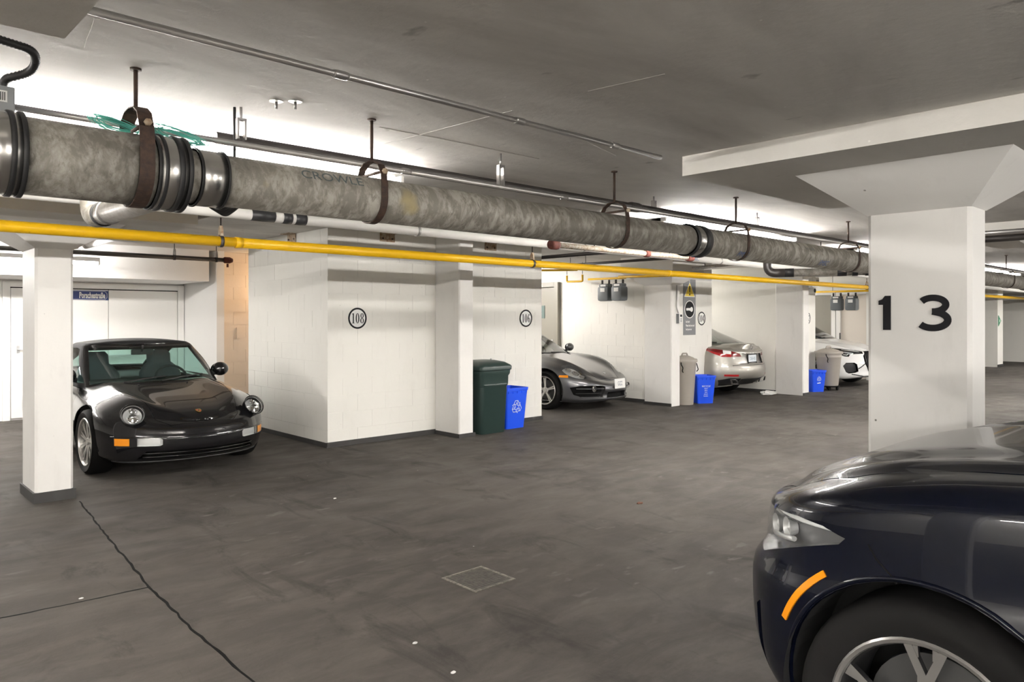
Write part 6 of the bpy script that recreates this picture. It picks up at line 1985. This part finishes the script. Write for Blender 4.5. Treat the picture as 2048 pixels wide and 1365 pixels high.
# ---------------------------------------------------------------- grey saloon next to the suv, only its nose in view
def grey_saloon():
    gs = paint('silver_grey_paint', (.34, .335, .33), .8, .3)
    zs = K((0, .66), (.3, .76), (.7, .85), (1.2, .91), (2.6, .96), (4.3, .97), (4.7, .9))
    zc = K((0, .68), (.2, .77), (.5, .86), (.9, .94), (1.4, 1.0), (4.3, 1.02), (4.7, .92))
    body = dict(x0=0, x1=4.70, cf=.72, nf=2.3, cr=.5, w=K((0, .83), (.6, .88), (.95, .91), (2.5, .90), (4.7, .84)), zb=K((0, .2), (.5, .17), (4.7, .28)), zs=zs, zc=zc,
        inset=lambda q, x, f=K((0, .08), (.1, .03), (.3, 0), (.55, 0), (.65, .012), (.82, .03), (.92, .06), (1, .14)): f(q),
        xf=K((0, .12), (.1, .03), (.4, 0), (.75, .04), (.9, .08), (1, .17)), xr=K((0, .2), (.3, 0), (1, .2)),
        top=lambda x, a: zs(x) + (zc(x) - zs(x)) * (1 - sstep(.45, .95, a)) + .02 * sstep(.1, .5, x) * gauss(a, .8, .1))
    cabin = dict(x0=1.3, x1=4.3, cf=.45, cr=.5, ns=40, w=K((1.3, .75), (2.5, .77), (4.3, .68)), zb=K((1.3, .92), (4.3, .96)), zs=K((1.3, 1.34), (2.2, 1.38), (4.3, 1.3)), zc=K((1.3, 1.4), (2.2, 1.44), (4.3, 1.34)),
        inset=lambda q, x: .22 * q ** 1.5, xf=lambda q: .85 * q, xr=lambda q: .95 * q, lf=1.7, lr=1.8)
    c = build_car(dict(name='saloon_car', label='silver grey saloon whose nose shows past the broad numbered column', W=1.84, R=.33, arch=.37,
        axles=(.92, 3.74), loc=(5.85, 1.62), rz=-PI / 2, body=body, cabin=cabin, opening=[(1.7, -.62), (3.9, -.62), (3.9, .62), (1.7, .62)],
        interior=dict(seat_x=2.1, seat_z=.42, mat=M['cabin'], dash_x=1.85, dash_z=.95, dash_w=.66)), .7)
    root, b, g = c['root'], c['b'], c['g']
    for sg in (1, -1):
        Ud = (.707, .707 * sg, 0)
        pid = b.cut([(.46, .66), (.46, .70), (.75, .755), (1.02, .81), (1.08, .805), (.98, .75), (.80, .68), (.66, .655)], (Ud, (0, 0, 1)), lambda c_, n, sg=sg: c_.y * sg > .2 and c_.x < 1.1 and abs(n.z) < .9)
        b.part(pid, 'headlight', [M['lamp_dark'], M['trim']], root, recess=((.7, -.7 * sg, 0), .05), floor_scale=.93)
        b.part(pid, 'headlight_lens', [M['lens'], M['trim']], root, lift=.002)
    pid = b.cut([(-.40, .42), (.40, .42), (.46, .62), (-.46, .62)], 'x', lambda c_, n: n.x < -.15 and c_.x < .8)
    b.part(pid, 'grille', [M['black'], M['chrome']], root, recess=((1, 0, 0), .05))
    hood = b.cut([(.17, -.45), (.45, -.66), (1.3, -.72), (1.45, 0), (1.3, .72), (.45, .66), (.17, .45), (.14, 0)], 'z', lambda c_, n: n.z > .25 and c_.x < 1.6 and c_.z > .55)
    b.part(hood, 'hood', [gs, M['trim']], root, gap=.005, lip=.012)
    ws_ = g.cut([(-.66, .98), (.66, .98), (.52, 1.33), (-.52, 1.33)], 'x', lambda c_, n: n.x < -.15 and c_.x < 2.5)
    g.part(ws_, 'windshield', [M['glass_grey']], root)
    for sg in (1, -1):
        pid = g.cut([(1.95, .98), (3.6, .99), (3.3, 1.29), (2.4, 1.31)], 'y', lambda c_, n, sg=sg: c_.y * sg > .3 and abs(n.y) > .35)
        g.part(pid, 'side_window', [M['glass_grey']], root)
    finish_car(c, gs, gs, None)
    for sg in (1, -1):
        for x in (.92, 3.74): make_wheel(root, x, sg * (.905 - .135), .33, .23, .22, 5, 'twin')
        mirror(root, gs, 1.9, .98, 1.0, 1.2, sg)
grey_saloon()
